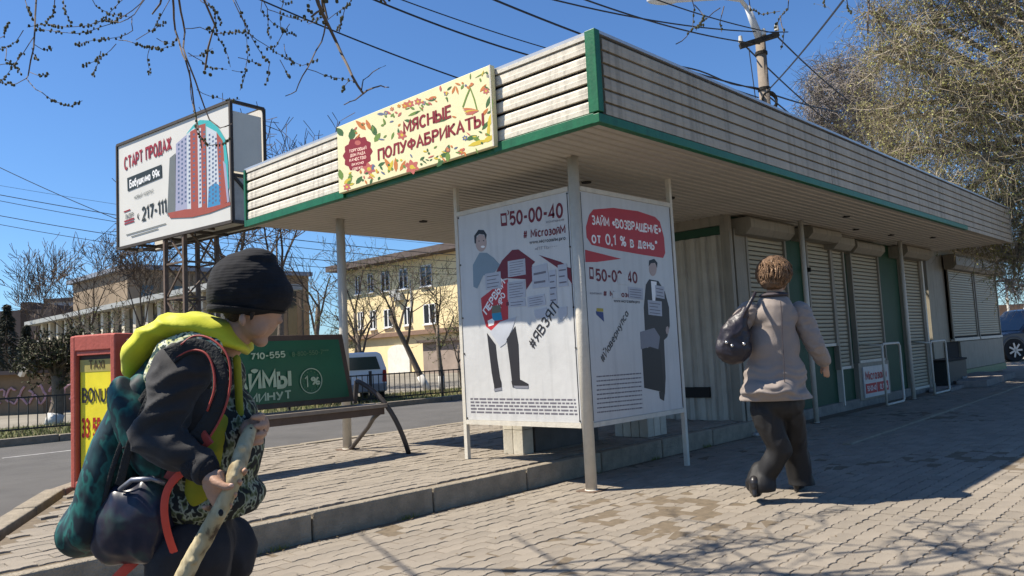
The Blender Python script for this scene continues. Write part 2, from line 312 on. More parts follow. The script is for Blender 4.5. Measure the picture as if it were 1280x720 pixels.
def kerb_run(parent, a, b, wd, z0, z1, n, first=None, side=1):
    a, b = Vector((*a, 0)), Vector((*b, 0)); d = (b-a)/n; u = d.normalized(); q = Vector((-u.y, u.x, 0))*wd*side
    for i in range(n):
        p = a+d*i+u*.006; e = a+d*(i+1)-u*.006; s = MB(); j = random.uniform(-.006, .006)
        s.prism([p+Vector((0, 0, z0)), e+Vector((0, 0, z0)), e+q+Vector((0, 0, z0)), p+q+Vector((0, 0, z0))], (0, 0, z1-z0+j))
        s.build('kerb_stone', m_kerb, parent, loc=p, bevel=.012)

# zigzag interlocking pavers
PL, PW = .20, .10
def paver_outline(L=PL, W=PW, g=.0028, amp=.008):
    xs = np.linspace(-L/2+g, L/2-g, 9); z = [0, 1, 1, 0, 0, 1, 1, 0, 0]
    xs = np.array([-.5, -.40, -.30, -.10, 0, .10, .20, .40, .5])*L; xs[0] += g; xs[-1] -= g
    off = np.array([-1, -1, 1, 1, -1, -1, 1, 1, -1])*amp/1.6
    bot = [(x, -W/2+g+o) for x, o in zip(xs, off)]; top = [(x, W/2-g+o) for x, o in zip(xs, off)][::-1]
    return bot+top
OUT = paver_outline()
def paver_mesh():
    s = MB(); n = len(OUT); inn = [(x*.985, y*.965) for x, y in OUT]
    vs = [(x, y, -.03) for x, y in OUT]+[(x, y, -.003) for x, y in OUT]+[(x, y, 0) for x, y in inn]
    fs = [tuple(range(2*n, 3*n))]+[(i, (i+1) % n, n+(i+1) % n, n+i) for i in range(n)]+[(n+i, n+(i+1) % n, 2*n+(i+1) % n, 2*n+i) for i in range(n)]
    s.add(vs, fs); return s
PAVER = paver_mesh().mesh('paver', m_paver, (0, 0, 0))
def inside(poly, x, y):
    c = False; j = len(poly)-1
    for i in range(len(poly)):
        if (poly[i][1] > y) != (poly[j][1] > y) and x < (poly[j][0]-poly[i][0])*(y-poly[i][1])/(poly[j][1]-poly[i][1])+poly[i][0]: c = not c
        j = i
    return c
def lay(parent, poly, z, nmax=300, wear=.003, holes=()):
    xs = [p[0] for p in poly]; ys = [p[1] for p in poly]; cells = []
    j0 = int(math.floor(min(ys)/PW))
    for j in range(j0, int(max(ys)/PW)+2):
        for i in range(int(math.floor(min(xs)/PL))-1, int(max(xs)/PL)+2):
            x = i*PL+(j % 2)*PL/2; y = j*PW
            if all(inside(poly, x+a, y+b) for a, b in ((-.09, -.047), (.09, -.047), (.09, .047), (-.09, .047))) and not any(h(x, y) for h in holes): cells.append((x, y))
    def key(c):
        d = np.array([c[0], c[1], z])-CO; q = d@CFW
        if q < .5: return 1e9
        px = 640+CF*(d@CR)/q; py = 360-CF*(d@CU)/q
        return q if (-10 < px < 1290 and py < 730) else 1e6+q
    cells.sort(key=key)
    for i, (x, y) in enumerate(cells[:nmax]):
        o = bpy.data.objects.new('paver', PAVER); COL.objects.link(o); o.parent = parent
        o.location = Vector((x, y, z+mnoise.noise(Vector((x*.7, y*.7, 3)))*.006+random.uniform(-wear, wear)))-wl(parent); o.rotation_euler = (random.gauss(0, .008), random.gauss(0, .008), random.gauss(0, .008))
    s = MB(); rv = []; pv = paver_mesh(); n = len(pv.V)
    for x, y in cells[nmax:]:
        t = random.uniform(-wear, wear)+mnoise.noise(Vector((x*.7, y*.7, 3)))*.006; tx, ty = random.gauss(0, .01), random.gauss(0, .01)
        s.add([(a+x, b+y, c+z+t+a*tx+b*ty) for a, b, c in pv.V], pv.F); rv += [random.random()]*n
    o = s.build('paver_field', m_paver, parent); o['kind'] = 'stuff'
    at_ = o.data.attributes.new('rnd', 'FLOAT', 'POINT'); at_.data.foreach_set('value', rv); return o

# lower pavement, where the camera stands
LOW = [(-4.25, -8), (15, -8), (15, .5), (3.7, .5), (-4.25, .5)]
pv = MB(); pv.prism([(-4.3, -30, -.035), (60, -30, -.035), (60, 4.2, -.035), (3.7, 4.2, -.035), (3.7, .5, -.035), (-4.3, .5, -.035)], (0, 0, .0315))
pave = tag(pv.build('pavement', m_joint), kind='structure')
lay(pave, LOW, 0.0)
fl = MB(); fl.prism([(15.02, -30, -.012), (60, -30, -.012), (60, 4.2, -.012), (15.02, 4.2, -.012)], (0, 0, .01)); fl.build('far_slabs', m_paver, pave)
kerb_run(pave, (3.2, -.78), (14.6, -.5), .09, -.03, .022, 12)
# raised platform beside the kiosk
PLAT = [(-4.02, .60), (3.74, .60), (3.74, 4.22), (-1.85, 4.22), (-2.62, 3.28), (-3.46, 1.72)]
pb = MB(); pb.prism([(-4.02, .58, -.03), (3.75, .58, -.03), (3.75, 4.22, -.03), (-1.85, 4.22, -.03), (-2.62, 3.28, -.03), (-3.46, 1.72, -.03)], (0, 0, KP+.015))
plat = tag(pb.build('platform', m_joint), kind='structure')
lay(plat, PLAT, KP-.002, 300, .004)
kerb_run(plat, (-4.1, .50), (3.74, .50), .09, -.03, KP, 8)
kerb_run(plat, (-1.87, 4.22), (12, 4.22), .14, -.03, KP, 14)
kerb_run(plat, (-2.66, 3.33), (-1.87, 4.25), .14, -.03, KP+.004, 1)
kerb_run(plat, (-3.52, 1.74), (-2.66, 3.33), .15, -.03, KP+.008, 2)
kerb_run(plat, (-4.1, .62), (-3.52, 1.74), .15, -.03, KP+.004, 1)

# ------------------------------------------------------------------ the kiosk
HS, HT = 2.611, 3.238
KX0, KX1, KY0, KY1 = -.583, 11.64, -.714, 4.10
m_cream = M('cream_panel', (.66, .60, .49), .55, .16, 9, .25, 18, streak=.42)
m_creamshade = M('cream_panel_shaded', (.37, .32, .24), .6, .15, 3, .25, 12, streak=.4)  # shaded copy of the cream boards: the side's shade is in the base colour
m_wall = M('dirty_shaded_white', (.25, .22, .17), .6, .12, 3, .15, 40, streak=.25)  # white paint with the canopy's shade darkened into its colour; the streaks are dirt
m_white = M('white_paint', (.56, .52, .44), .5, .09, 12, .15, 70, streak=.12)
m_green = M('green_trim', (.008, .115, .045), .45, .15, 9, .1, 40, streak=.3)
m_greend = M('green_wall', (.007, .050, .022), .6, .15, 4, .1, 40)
m_gap = M('dark_recess', (.018, .016, .013), .9, .1)
m_slat = M('shutter_slat', (.33, .295, .21), .5, .06, 5, .08, 50, rnd=.05)
m_roof = M('roof_sheet', (.45, .46, .47), .4, .1, 3, metal=.5)
m_soff = M('soffit_strip', (.42, .385, .33), .55, .08, 3, .1, 40, rnd=.035)
kiosk = thing('kiosk', 'long cream market kiosk with a deep ribbed canopy, green trim and closed roller shutters', 'kiosk', (3.76, .65, 0))
s = MB(); s.box(KX0+.03, KX1-.03, KY0+.03, KY1-.03, HS+.045, HT-.02); s.build('canopy_core', m_gap, kiosk)
s = MB(); s.prism([(KX0-.03, KY0-.03, HT), (KX1+.02, KY0-.03, HT), (KX1+.02, KY1+.02, HT), (KX0-.03, KY1+.02, HT)], (0, 0, .022)); s.build('roof_sheet', m_roof, kiosk)
# fascia boards: front (sunlit, facing -x), long side (facing -y) and ends
def board_profile(a, b, nrm, z0, z1):
    """a lapped siding board from a to b (xy), its outward normal nrm"""
    s = MB(); a, b, n = Vector((*a, 0)), Vector((*b, 0)), Vector((*nrm, 0)); h = z1-z0
    pr = [(0, 0), (.026, .0), (.028, .034), (.0255, .037), (.026, h-.016), (.012, h), (0, h)]
    va = [a+n*u+Vector((0, 0, z0+v)) for u, v in pr]; vb = [p+(b-a) for p in va]; k = len(pr)
    s.add(va+vb, [tuple(range(k)), tuple(range(2*k-1, k-1, -1))]+[(i, k+i, k+(i+1) % k, (i+1) % k) for i in range(k)]); return s
NB = 5; zb0 = HS+.062; st = (HT-.028-zb0)/NB
ff = MB().box(KX0-.001, KX0+.03, KY0, KY1, HS+.03, HT-.012).build('front_fascia', m_gap, kiosk, loc=(KX0, KY0, HS))
for i in range(NB):
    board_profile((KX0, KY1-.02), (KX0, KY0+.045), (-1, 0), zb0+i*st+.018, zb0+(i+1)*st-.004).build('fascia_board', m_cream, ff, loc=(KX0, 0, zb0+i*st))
MB().prism([(KX0-.034, KY0+.05, HT-.03), (KX0-.034, KY1-.02, HT-.03), (KX0+.02, KY1-.02, HT-.03), (KX0+.02, KY0+.05, HT-.03)], (0, 0, .028)).build('top_cap', m_white, ff)
sf = MB().box(KX0, KX1, KY0-.001, KY0+.03, HS+.03, HT-.012).build('side_fascia', m_gap, kiosk, loc=(KX0, KY0, HS))
xs = [KX0+.045, 3.4, 7.3, KX1-.03]
for i in range(NB+1):
    st2 = (HT-.012-zb0)/(NB+1)
    for a, b in zip(xs, xs[1:]):
        board_profile((a+.004, KY0), (b-.004, KY0), (0, -1), zb0+i*st2+.004, zb0+(i+1)*st2-.003).build('fascia_board', m_creamshade, sf, loc=(a, KY0, zb0+i*st2))
ef = MB(); ef.box(KX1-.012, KX1+.012, KY0+.01, KY1, HS+.02, HT-.01); ef.box(KX0+.02, KX1-.02, KY1-.012, KY1+.01, HS+.02, HT-.01); ef.build('end_fascia', m_creamshade, kiosk)
# green trims
for a, b in ((KY0+.012, .255), (2.24, KY1)):
    g = MB(); g.box(KX0-.045, KX0+.02, a, b, HS-.004, HS+.068); g.build('front_trim', m_green, kiosk, bevel=.004)
g = MB(); g.box(KX0-.022, KX0+.02, .26, 2.235, HS-.002, HS+.06); g.build('front_trim', m_green, kiosk)
g = MB(); g.box(KX0-.045, KX1-3.0, KY0-.034, KY0+.02, HS-.006, HS+.058); g.build('side_trim', m_green, kiosk, bevel=.004)
g = MB(); g.box(KX1-2.99, KX1, KY0-.03, KY0+.02, HS-.004, HS+.05); g.build('side_trim', m_creamshade, kiosk)
g = MB(); g.box(KX0-.048, KX0+.012, KY0-.038, KY0+.05, HS+.07, HT+.02); g.build('corner_trim', m_green, kiosk, bevel=.005)
g = MB(); g.box(KX0-.046, KX0+.01, KY1-.02, KY1+.014, HS+.0, HT+.0); g.build('corner_trim', m_green, kiosk)
g = MB(); g.box(KX1-.03, KX1+.014, KY0-.04, KY0+.01, HS+.0, HT+.0); g.build('corner_trim', m_creamshade, kiosk)
# soffit of long narrow strips
sof = MB().box(KX0+.02, KX1-.02, KY0+.02, KY1-.02, HS+.03, HS+.044).build('soffit', m_gap, kiosk, loc=(KX0, KY0, HS))
PS = .095; n = int((KY1-KY0-.04)/PS)
s = MB(); y = 0; pr = [(0.004, .03), (.004, .006), (.012, 0), (.066, 0), (.072, .008), (.086, .008), (.092, .0), (.0921, .03)]
pr = [(.003, .03), (.003, .010), (.010, 0), (PS-.026, 0), (PS-.020, .008), (PS-.020, .03)]
va = [(KX0+.02, KY0+.02+u, HS+v) for u, v in pr]; vb = [(KX1-.02, KY0+.02+u, HS+v) for u, v in pr]; k = len(pr)
s.add(va+vb, [tuple(range(k-1, -1, -1)), tuple(range(k, 2*k))]+[(i, (i+1) % k, k+(i+1) % k, k+i) for i in range(k)])
o = s.build('soffit_strip', m_soff, sof, loc=(KX0+.02, KY0+.02, HS))
copies(o, [(KX0+.02, KY0+.02+i*PS, HS) for i in range(1, n)])
# recessed down lights seen as small dark ovals in the soffit
for px, py in ((529, 277), (733, 228), (838, 248), (1058, 271), (1070, 287), (1166, 297), (1114, 294)):
    p = onz(px, py, HS-.004); s = MB(); s.cone((p[0], p[1], HS-.010), (p[0], p[1], HS+.006), .045, .05, 16); s.build('downlight', m_gap, kiosk, smooth=False)
# round canopy posts
def post(x, y, z0, r=.036):
    s = MB(); s.cone((x, y, z0-.02), (x, y, HS+.01), r, r, 20); s.cone((x, y, z0-.02), (x, y, z0+.012), r*1.25, r*1.15, 20)
    o = s.build('post', m_white, kiosk, loc=(x, y, z0)); MB().box(x-r*1.9, x+r*1.9, y-r*1.9, y+r*1.9, z0-.004, z0+.007).build('base_plate', M('rusty_plate', (.12, .08, .055), .8, .35, 14), kiosk)
    for f in o.data.polygons: f.use_smooth = len(f.vertices) == 4
    return o
post(0, 0, 0, .045); post(0, 3.22, KP, .047); post(5.15, .37, 0, .033); post(9.06, .37, 0, .033)
# body
YW = .72
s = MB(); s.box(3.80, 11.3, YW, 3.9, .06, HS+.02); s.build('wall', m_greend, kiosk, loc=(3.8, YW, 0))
s = MB(); s.box(3.74, 11.35, YW-.06, 3.95, -.01, .13); s.build('plinth', M('plinth_concrete', (.2, .18, .155), .9, .3, 6, .4, 40), kiosk)
# corrugated side wall (faces -x), ribs vertical
s = MB(); yy = YW+.06; prof = []
while yy < 3.85:
    prof += [(3.775, yy), (3.775, yy+.045), (3.752, yy+.062), (3.752, yy+.118), (3.775, yy+.135)]; yy += .15
prof += [(3.80, yy), (3.80, YW+.05)]
z0, z1 = .14, 2.385; k = len(prof)
s.add([(a, b, z0) for a, b in prof]+[(a, b, z1) for a, b in prof], [(i, (i+1) % k, k+(i+1) % k, k+i) for i in range(k)])
s.build('corrugated_sheet', M('corrugated_cream', (.42, .38, .31), .55, .12, 3, .15, 40, streak=.3), kiosk, loc=(3.77, YW, 0))
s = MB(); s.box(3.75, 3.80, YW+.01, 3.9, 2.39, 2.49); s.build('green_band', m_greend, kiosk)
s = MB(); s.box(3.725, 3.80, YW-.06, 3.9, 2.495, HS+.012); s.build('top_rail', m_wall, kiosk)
s = MB(); s.box(3.728, 3.802, YW-.075, YW+.045, .1, 2.60); s.build('corner_post', m_wall, kiosk, bevel=.004)
s = MB(); a = onx(853, 484, 3.75); b = onx(888, 497, 3.75); s.box(3.735, 3.76, a[1], b[1], b[2], a[2]); s.build('vent', m_gap, kiosk)

def shutter(x0, x1, z0, z1, y=.655, box=None, sl=.058, boxz=None):
    """roller shutter: guides, bottom bar, slats one by one"""
    sh = MB().box(x0+.02, x1-.02, y+.030, YW+.012, z0, z1).build('shutter', m_gap, kiosk, loc=(x0, y, z0))
    n = int((z1-z0-.05)/sl); w0 = x1-x0-.10
    s = MB(); pr = [(0, .002), (-.009, .006), (-.013, .02), (-.013, sl-.018), (-.007, sl-.008), (0, sl-.006)]
    va = [(x0+.05, y+.03+u, z0+.045+v) for u, v in pr]; vb = [(x1-.05, y+.03+u, z0+.045+v) for u, v in pr]; k = len(pr)
    s.add(va+vb, [tuple(range(k)), tuple(range(2*k-1, k-1, -1))]+[(i, k+i, k+(i+1) % k, (i+1) % k) for i in range(k)])
    o = s.build('slat', m_slat, sh, loc=(x0+.05, y, z0+.045)); copies(o, [(x0+.05, y, z0+.045+i*sl) for i in range(1, n)])
    for a in (x0, x1-.05): MB().box(a, a+.05, y-.012, YW+.01, z0, z1).build('guide_rail', m_wall, sh, bevel=.003)
    MB().box(x0+.052, x1-.052, y+.0, y+.032, z0, z0+.042).build('bottom_bar', m_white, sh, bevel=.003)
    return sh
def housing(x0, x1, z0, z1, y0=.45, y1=YW, m=None):
    """five-sided shutter casing"""
    s = MB(); c = .075
    pr = [(y1, z0), (y0+c, z0), (y0, z0+c), (y0, z1-.03), (y0+.03, z1), (y1, z1)]
    s.prism([(x0, a, b) for a, b in pr], (x1-x0, 0, 0)); o = s.build('shutter_box', m or m_wall, kiosk, loc=(x0, y0, z0))
    b = o.modifiers.new('b', 'BEVEL'); b.width = .004; b.limit_method = 'ANGLE'; return o
# bay 1: white surround
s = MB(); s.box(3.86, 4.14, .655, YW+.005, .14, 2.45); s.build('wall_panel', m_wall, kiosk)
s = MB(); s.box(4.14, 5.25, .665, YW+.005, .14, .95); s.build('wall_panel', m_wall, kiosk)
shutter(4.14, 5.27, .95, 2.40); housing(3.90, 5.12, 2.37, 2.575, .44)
# bay 2: wide shutter and a narrow door shutter beside it
shutter(5.92, 6.80, .95, 2.46); shutter(6.80, 7.30, .60, 2.40)
housing(5.62, 6.62, 2.43, 2.60, .40); housing(6.63, 7.28, 2.36, 2.56, .46)
s = MB(); s.box(6.83, 6.87, .64, YW+.01, .08, .62); s.build('edge_strip', m_white, kiosk); 
# bay 3: door shutter with a red and white notice on its lower panel
shutter(7.55, 8.80, .66, 2.40); housing(7.50, 8.72, 2.36, 2.545, .50)
s = MB(); s.box(7.50, 8.85, .645, YW+.006, .10, .66); s.build('door_panel', m_wall, kiosk, bevel=.004)
# bay 4
shutter(9.95, 11.0, .08, 2.46); housing(9.55, 10.95, 2.40, 2.60, .40)
s = MB(); s.box(11.02, 11.10, .62, YW+.01, .08, 2.42); s.build('edge_strip', m_white, kiosk)
s = MB(); s.tube([(9.82, .62, 1.05), (9.80, .585, 1.09), (9.80, .585, 1.2), (9.82, .62, 1.24)], .011, 6); s.build('handle', m_gap, kiosk)
s = MB(); s.box(5.885, 5.93, .60, .64, 2.0, 2.06); s.build('handle', m_gap, kiosk)
# roof clutter seen along the far edge
# ------------------------------------------------------------------ notice on the door
red = M('poster_red', (.42, .022, .028), .5, .06, 6)
blk = M('print_black', (.022, .02, .022), .5, .05, 5)
wht = M('print_white', (.80, .79, .77), .5, .04, 5)
paperm = M('poster_white', (.51, .505, .49), .38, .07, 1.5, .12, 14, streak=.12)
nb = thing('notice', 'small red and white loan notice low on the third shuttered door', 'notice', (7.6, .63, .14))
s = MB(); s.box(7.62, 8.72, .622, .642, .13, .60); s.build('notice_board', paperm, nb)
lettering('Microзайм', (7.68, .62, .40), (8.62, .62, .40), red, nb, .12, .01, lift=(0, -.004, 0))
s = MB(); s.box(7.66, 8.12, .6165, .6215, .19, .34); s.box(8.16, 8.66, .6165, .6215, .19, .34); s.build('print', red, nb)
lettering('50-00-40', (7.70, .614, .23), (8.08, .614, .23), wht, nb, .07, .01, lift=(0, -.003, 0)); lettering('0,1 %', (8.25, .614, .23), (8.6, .614, .23), wht, nb, .07, .01, lift=(0, -.003, 0))
# handrails
def rail(x0, x1, y, z, label):
    t = thing('handrail', label, 'handrail', (x0, y, 0), 'white tube handrails by the kiosk doors')
    pts = [(x0, y, .02), (x0, y, z-.05), (x0+.05, y, z), (x1-.05, y, z), (x1, y, z-.05), (x1, y, .06), (x1-.05, y, .03)]
    s = MB(); s.tube(pts, .019, 8); o = s.build('tube', m_white, t, smooth=True)
    s = MB(); s.tube([(x0+.02, y, .03), (x1-.04, y, .03)], .018, 8); s.build('foot_bar', m_white, t, smooth=True)
    s = MB(); s.tube([(x0, y, z-.02), (x0, YW-.1, z-.0)], .016, 6); s.build('wall_bar', m_white, t, smooth=True); return t
rail(7.62, 8.42, .32, .94, 'white tube handrail before the red and white notice')
rail(9.95, 10.85, .30, .92, 'white tube handrail before the tall shutter farthest along the long kiosk')
# ------------------------------------------------------------------ print helpers
class Face:
    """a flat printed face standing at axis = value; measured through onx / ony"""
    def __init__(s, parent, axis, val, nrm): s.p = parent; s.ax = axis; s.v = val; s.n = np.array(nrm, float); s.k = 0; s.st = .00003
    def P(s, px, py): return (onx if s.ax == 'x' else ony)(px, py, s.v)
    def poly(s, pts, mat, name='print', h=None):
        s.k += 1; h = h or .0010+s.st*s.k; m = MB(); P = [s.P(*q) for q in pts]
        a = sum((Vector(P[i]).cross(Vector(P[(i+1) % len(P)])) for i in range(len(P))), Vector())
        if a.dot(Vector(s.n)) < 0: P = P[::-1]
        m.prism(P, s.n*h); return m.build(name, mat, s.p)
    def text(s, body, a, b, mat, hpx, bold=.0, name='lettering', serif=False):
        P0, P1 = s.P(*a), s.P(*b); h = np.linalg.norm(s.P(a[0], a[1]-hpx)-P0); s.k += 3
        return lettering(body, P0, P1, mat, s.p, h, bold, name, lift=s.n*(.0011+s.st*s.k), serif=serif)
def ell(cx, cy, rx, ry, n=18, rot=0):
    return [(cx+rx*math.cos(t)*math.cos(rot)-ry*math.sin(t)*math.sin(rot), cy+rx*math.cos(t)*math.sin(rot)+ry*math.sin(t)*math.cos(rot)) for t in [2*math.pi*i/n for i in range(n)]]
def C(name, rgb, rough=.5, var=.06): return M(name, tuple(.72*v for v in lin(rgb)), rough, var, 5)
mar = C('print_maroon', (120, 12, 34)); grayp = C('note_paper', (196, 200, 208), .7, .1); grayt = C('print_gray', (140, 140, 148)); m_fine = C('small_print_gray', (118, 114, 122))
skinp = C('print_skin', (196, 172, 162)); shirtp = C('print_shirt', (138, 158, 170)); cyanp = C('print_cyan', (40, 150, 190)); darkp = C('print_dark', (28, 28, 34))

# frame of steel tube round each board
def board_frame(th, pts, r=.019, m=None):
    for a, b in pts: s = MB(); s.bar(a, b, r*2, r*2); s.build('frame_bar', m or m_white, th, loc=a)
# left board, in the plane x = -.03, between the near post and a leg on the platform
lb = thing('poster_board', 'white poster board with red house print and sunlit lower half, left of near post', 'poster board', (0, .7, KP), 'poster boards between the canopy posts')
YA, YB, ZB, ZT = 1.355, .050, .515, 2.345
s = MB(); s.box(-.012, .012, YB, YA, ZB, ZT); s.build('board', paperm, lb, bevel=.002)
board_frame(lb, [((0, YA+.02, KP-.02), (0, YA+.02, HS+.01)), ((0, YB-.0, ZB-.02), (0, YA, ZB-.02)), ((0, YB, ZT+.02), (0, YA, ZT+.02))])
for z in (.53, 1.1, 1.42, 1.9, 2.33):
    for y in (YA-.012, YB+.014):
        s = MB(); s.cone((-.012, y, z), (-.019, y, z), .008, .006, 8); s.build('screw', m_gap, lb)
s = MB(); s.box(-.0135, -.0118, YB+.012, YB+.02, ZB+.01, ZT-.01); s.build('edge_line', darkp, lb)
L = Face(lb, 'x', -.0122, (-1, 0, 0))
Z = lambda u, v: (590+u/4.236, 290+v/4.236)
Y = lambda u, v: (570+u/2.36, 235+v/2.36)
L.text('50-00-40', (637, 281), (704, 270.5), mar, 15, .022)
L.poly([(625.5, 267), (633, 266), (634, 282), (626.5, 283)], mar); L.poly([(627, 270), (631.8, 269.3), (632.6, 278), (627.8, 278.7)], paperm); L.text(')', (634, 269), (636.5, 268.5), mar, 6)
L.text('компания', (683, 279), (705, 275.8), grayt, 3.2)
L.text('# MicrозайМ', (654, 298), (707, 291), mar, 9, .018)
L.text('www.microзайм.pro', (662, 305), (707, 299.5), blk, 4.0, .01)
L.text('«ПТТЬ----', (669, 313), (697, 309), grayt, 3.5)
# man, top
L.poly([Z(*q) for q in [(8, 290), (5, 175), (40, 110), (78, 110), (112, 135), (150, 175), (110, 225), (60, 230), (28, 300)]], shirtp)
L.poly([Z(*q) for q in ell(48, 58, 29, 46)], skinp); L.poly([Z(*q) for q in [(14, 60), (12, 20), (35, -12), (62, -10), (78, 14), (74, 40), (66, 14), (40, 10), (24, 22), (22, 62)]], darkp)
L.poly([Z(*q) for q in ell(58, 78, 11, 6, 10)], wht); L.poly([Z(*q) for q in ell(38, 48, 4, 3, 8)], darkp); L.poly([Z(*q) for q in ell(62, 46, 4, 3, 8)], darkp)
# red roof shape and label
L.poly([Z(*q) for q in [(130, 208), (160, 150), (213, 95), (245, 92), (335, 158), (318, 175), (325, 250), (288, 305), (284, 250), (185, 245), (160, 250)]], mar)
L.poly([Z(*q) for q in [(48, 350), (100, 310), (150, 265), (190, 250), (192, 470), (110, 528), (75, 500), (54, 425)]], red)
L.poly([Z(*q) for q in [(355, 122), (470, 158), (492, 172), (455, 190)]], mar); L.poly([Z(*q) for q in [(500, 185), (522, 190), (533, 280), (505, 238)]], mar)
L.poly([Z(*q) for q in [(182, 372), (250, 358), (240, 378), (182, 392)]], mar)
L.text('ПЕРВЫЙ', Z(78, 440), Z(178, 268), wht, 8.5, .02); L.text('ИРО', Z(152, 402), Z(178, 330), wht, 7, .02)
# pasted notes
def note(F, pts, lines=5, m=None):
    o = F.poly(pts, m or grayp, 'pasted_note', .0016+F.st*F.k); a, b, c, d = [np.array(q) for q in pts]
    for i in range(lines):
        t = (i+.8)/(lines+.6); p = a+(d-a)*t; q = b+(c-b)*t; w_ = .12+.2*random.random()*(i % 2)
        p2, q2 = p+(q-p)*.1, p+(q-p)*(1-w_); th = (d-a)/(lines*5)
        F.poly([p2, q2, q2+th, p2+th], m_fine, 'note_print', .0019+F.st*F.k)
note(L, [Z(190, 155), Z(282, 140), Z(286, 225), Z(192, 240)], 6); note(L, [Z(188, 268), Z(280, 255), Z(286, 345), Z(190, 360)], 6)
note(L, [Z(70, 222), Z(152, 208), Z(156, 296), Z(74, 308)], 4); note(L, [Z(318, 185), Z(398, 165), Z(412, 290), Z(322, 300)], 2)
note(L, [Z(294, 345), Z(385, 328), Z(392, 385), Z(298, 400)], 4); note(L, [Z(408, 205), Z(445, 198), Z(452, 380), Z(414, 385)], 5); note(L, [Z(455, 175), Z(502, 168), Z(510, 285), Z(460, 292)], 3)
note(L, [Z(196, 362), Z(282, 352), Z(286, 392), Z(198, 400)], 2)
L.poly([Z(*q) for q in [(330, 415), (395, 400), (405, 440), (400, 462), (375, 455), (345, 462), (333, 440)]], grayp)
L.poly([Z(*q) for q in [(106, 432), (155, 425), (162, 465), (112, 472)]], cyanp); L.poly([Z(*q) for q in [(108, 392), (152, 385), (155, 425), (106, 432)]], C('print_olive', (120, 118, 96)))
L.poly([Z(*q) for q in [(95, 530), (150, 475), (235, 450), (215, 510), (178, 590), (150, 610), (120, 565)]], grayp)
L.poly([Z(*q) for q in [(84, 470), (108, 458), (120, 470), (116, 492), (90, 500)]], wht)
L.poly([Z(*q) for q in [(455, 405), (505, 395), (505, 440), (475, 470), (460, 450)]], grayp)
L.text('#ЯВЗЯЛ', (667, 437), (699, 384), blk, 12, .005)
# trousers and shoes
L.poly([Y(*q) for q in [(92, 428), (101, 440), (117, 462), (121, 500), (130, 560), (134, 573), (112, 578), (106, 545), (98, 480)]], blk)
L.poly([Y(*q) for q in [(150, 446), (175, 408), (184, 460), (188, 560), (190, 570), (166, 572), (160, 520)]], blk)
L.poly([Y(*q) for q in [(112, 574), (134, 571), (135, 590), (114, 595)]], blk); L.poly([Y(*q) for q in [(112, 593), (135, 588), (136, 596), (114, 600)]], grayt)
L.poly([Y(*q) for q in [(164, 569), (192, 566), (214, 578), (213, 587), (168, 588)]], blk); L.poly([Y(*q) for q in [(170, 583), (214, 584), (214, 591), (175, 590)]], grayt)
def fine(F, a, b, c, d, rows, hpx=1.2, m=None):
    """illegible small print: rows of broken dashes"""
    a, b, c, d = [np.array(q, float) for q in (a, b, c, d)]; s = MB()
    for i in range(rows):
        t = (i+.5)/rows; p = a+(d-a)*t; q = b+(c-b)*t; u = 0; 
        while u < 1:
            w_ = random.uniform(.02, .07); e = min(1, u+w_); P = [F.P(*(p+(q-p)*u)), F.P(*(p+(q-p)*e)), F.P(*(p+(q-p)*e+(0, hpx))), F.P(*(p+(q-p)*u+(0, hpx)))]
            s.prism(P[::-1], F.n*.0012); u = e+.012
    o = s.build('small_print', m or m_fine, F.p); o['kind'] = 'stuff'
fine(L, (588, 495.5), (719, 496.5), (722, 519), (589, 516), 5, 2.0)

rb = thing('poster_board', 'shaded poster board with a red banner and dark suited man, right of the near post', 'poster board', (.7, 0, 0), 'poster boards between the canopy posts')
XA, XB = .050, 1.375
s = MB(); s.box(XA, XB, -.012, .012, ZB, ZT); s.build('board', paperm, rb, bevel=.002)
board_frame(rb, [((XB+.02, 0, -.02), (XB+.02, 0, HS+.01)), ((XA, 0, ZB-.02), (XB, 0, ZB-.02)), ((XA, 0, ZT+.02), (XB, 0, ZT+.02))])
s = MB(); s.box(XA+.008, XA+.014, -.0135, -.0118, ZB+.01, ZT-.01); s.build('edge_line', darkp, rb)
s = MB(); s.box(XB-.010, XB-.004, -.0135, -.0118, ZB+.01, ZT-.01); s.build('edge_line', darkp, rb)
Q = Face(rb, 'y', -.0122, (0, -1, 0))
X = lambda u, v: (720+u/1.947, 230+v/1.947)
Q.poly([X(*q) for q in [(26, 130), (24, 105), (32, 75), (42, 62), (90, 58), (150, 66), (192, 80), (204, 92), (214, 130), (217, 168), (212, 180), (160, 172), (80, 158), (38, 148)]], red)
Q.text('ЗАЙМ «ВОЗВРАЩЕНИЕ»', X(38, 97), X(207, 121), wht, 10, .02)
Q.text('от 0,1 % в день*', X(38, 142), X(199, 160), wht, 12, .012)
Q.poly([X(*q) for q in [(22, 160), (110, 182), (50, 190), (23, 190)]], red)
Q.text('50-00-40', X(48, 234), X(150, 240), mar, 13, .02)
Q.poly([X(*q) for q in [(32, 202), (42, 203), (43, 232), (33, 231)]], mar); Q.poly([X(*q) for q in [(34, 207), (40, 208), (41, 225), (35, 224)]], paperm)
Q.text('# MicrозайМ', X(66, 272), X(150, 276), mar, 6, .02); Q.text('www.microзайм.pro', X(92, 287), X(155, 290), blk, 3.5, .01); Q.text('компания', X(34, 268), X(62, 269), grayt, 3)
Q.text('#Йавернулса', X(66, 436), X(128, 316), blk, 9, .006)
Q.poly([X(*q) for q in [(48, 310), (66, 312), (68, 335), (50, 318)]], C('print_blue', (50, 70, 130))); Q.poly([X(*q) for q in [(50, 302), (66, 303), (66, 311), (50, 310)]], C('print_yellow', (190, 170, 60)))
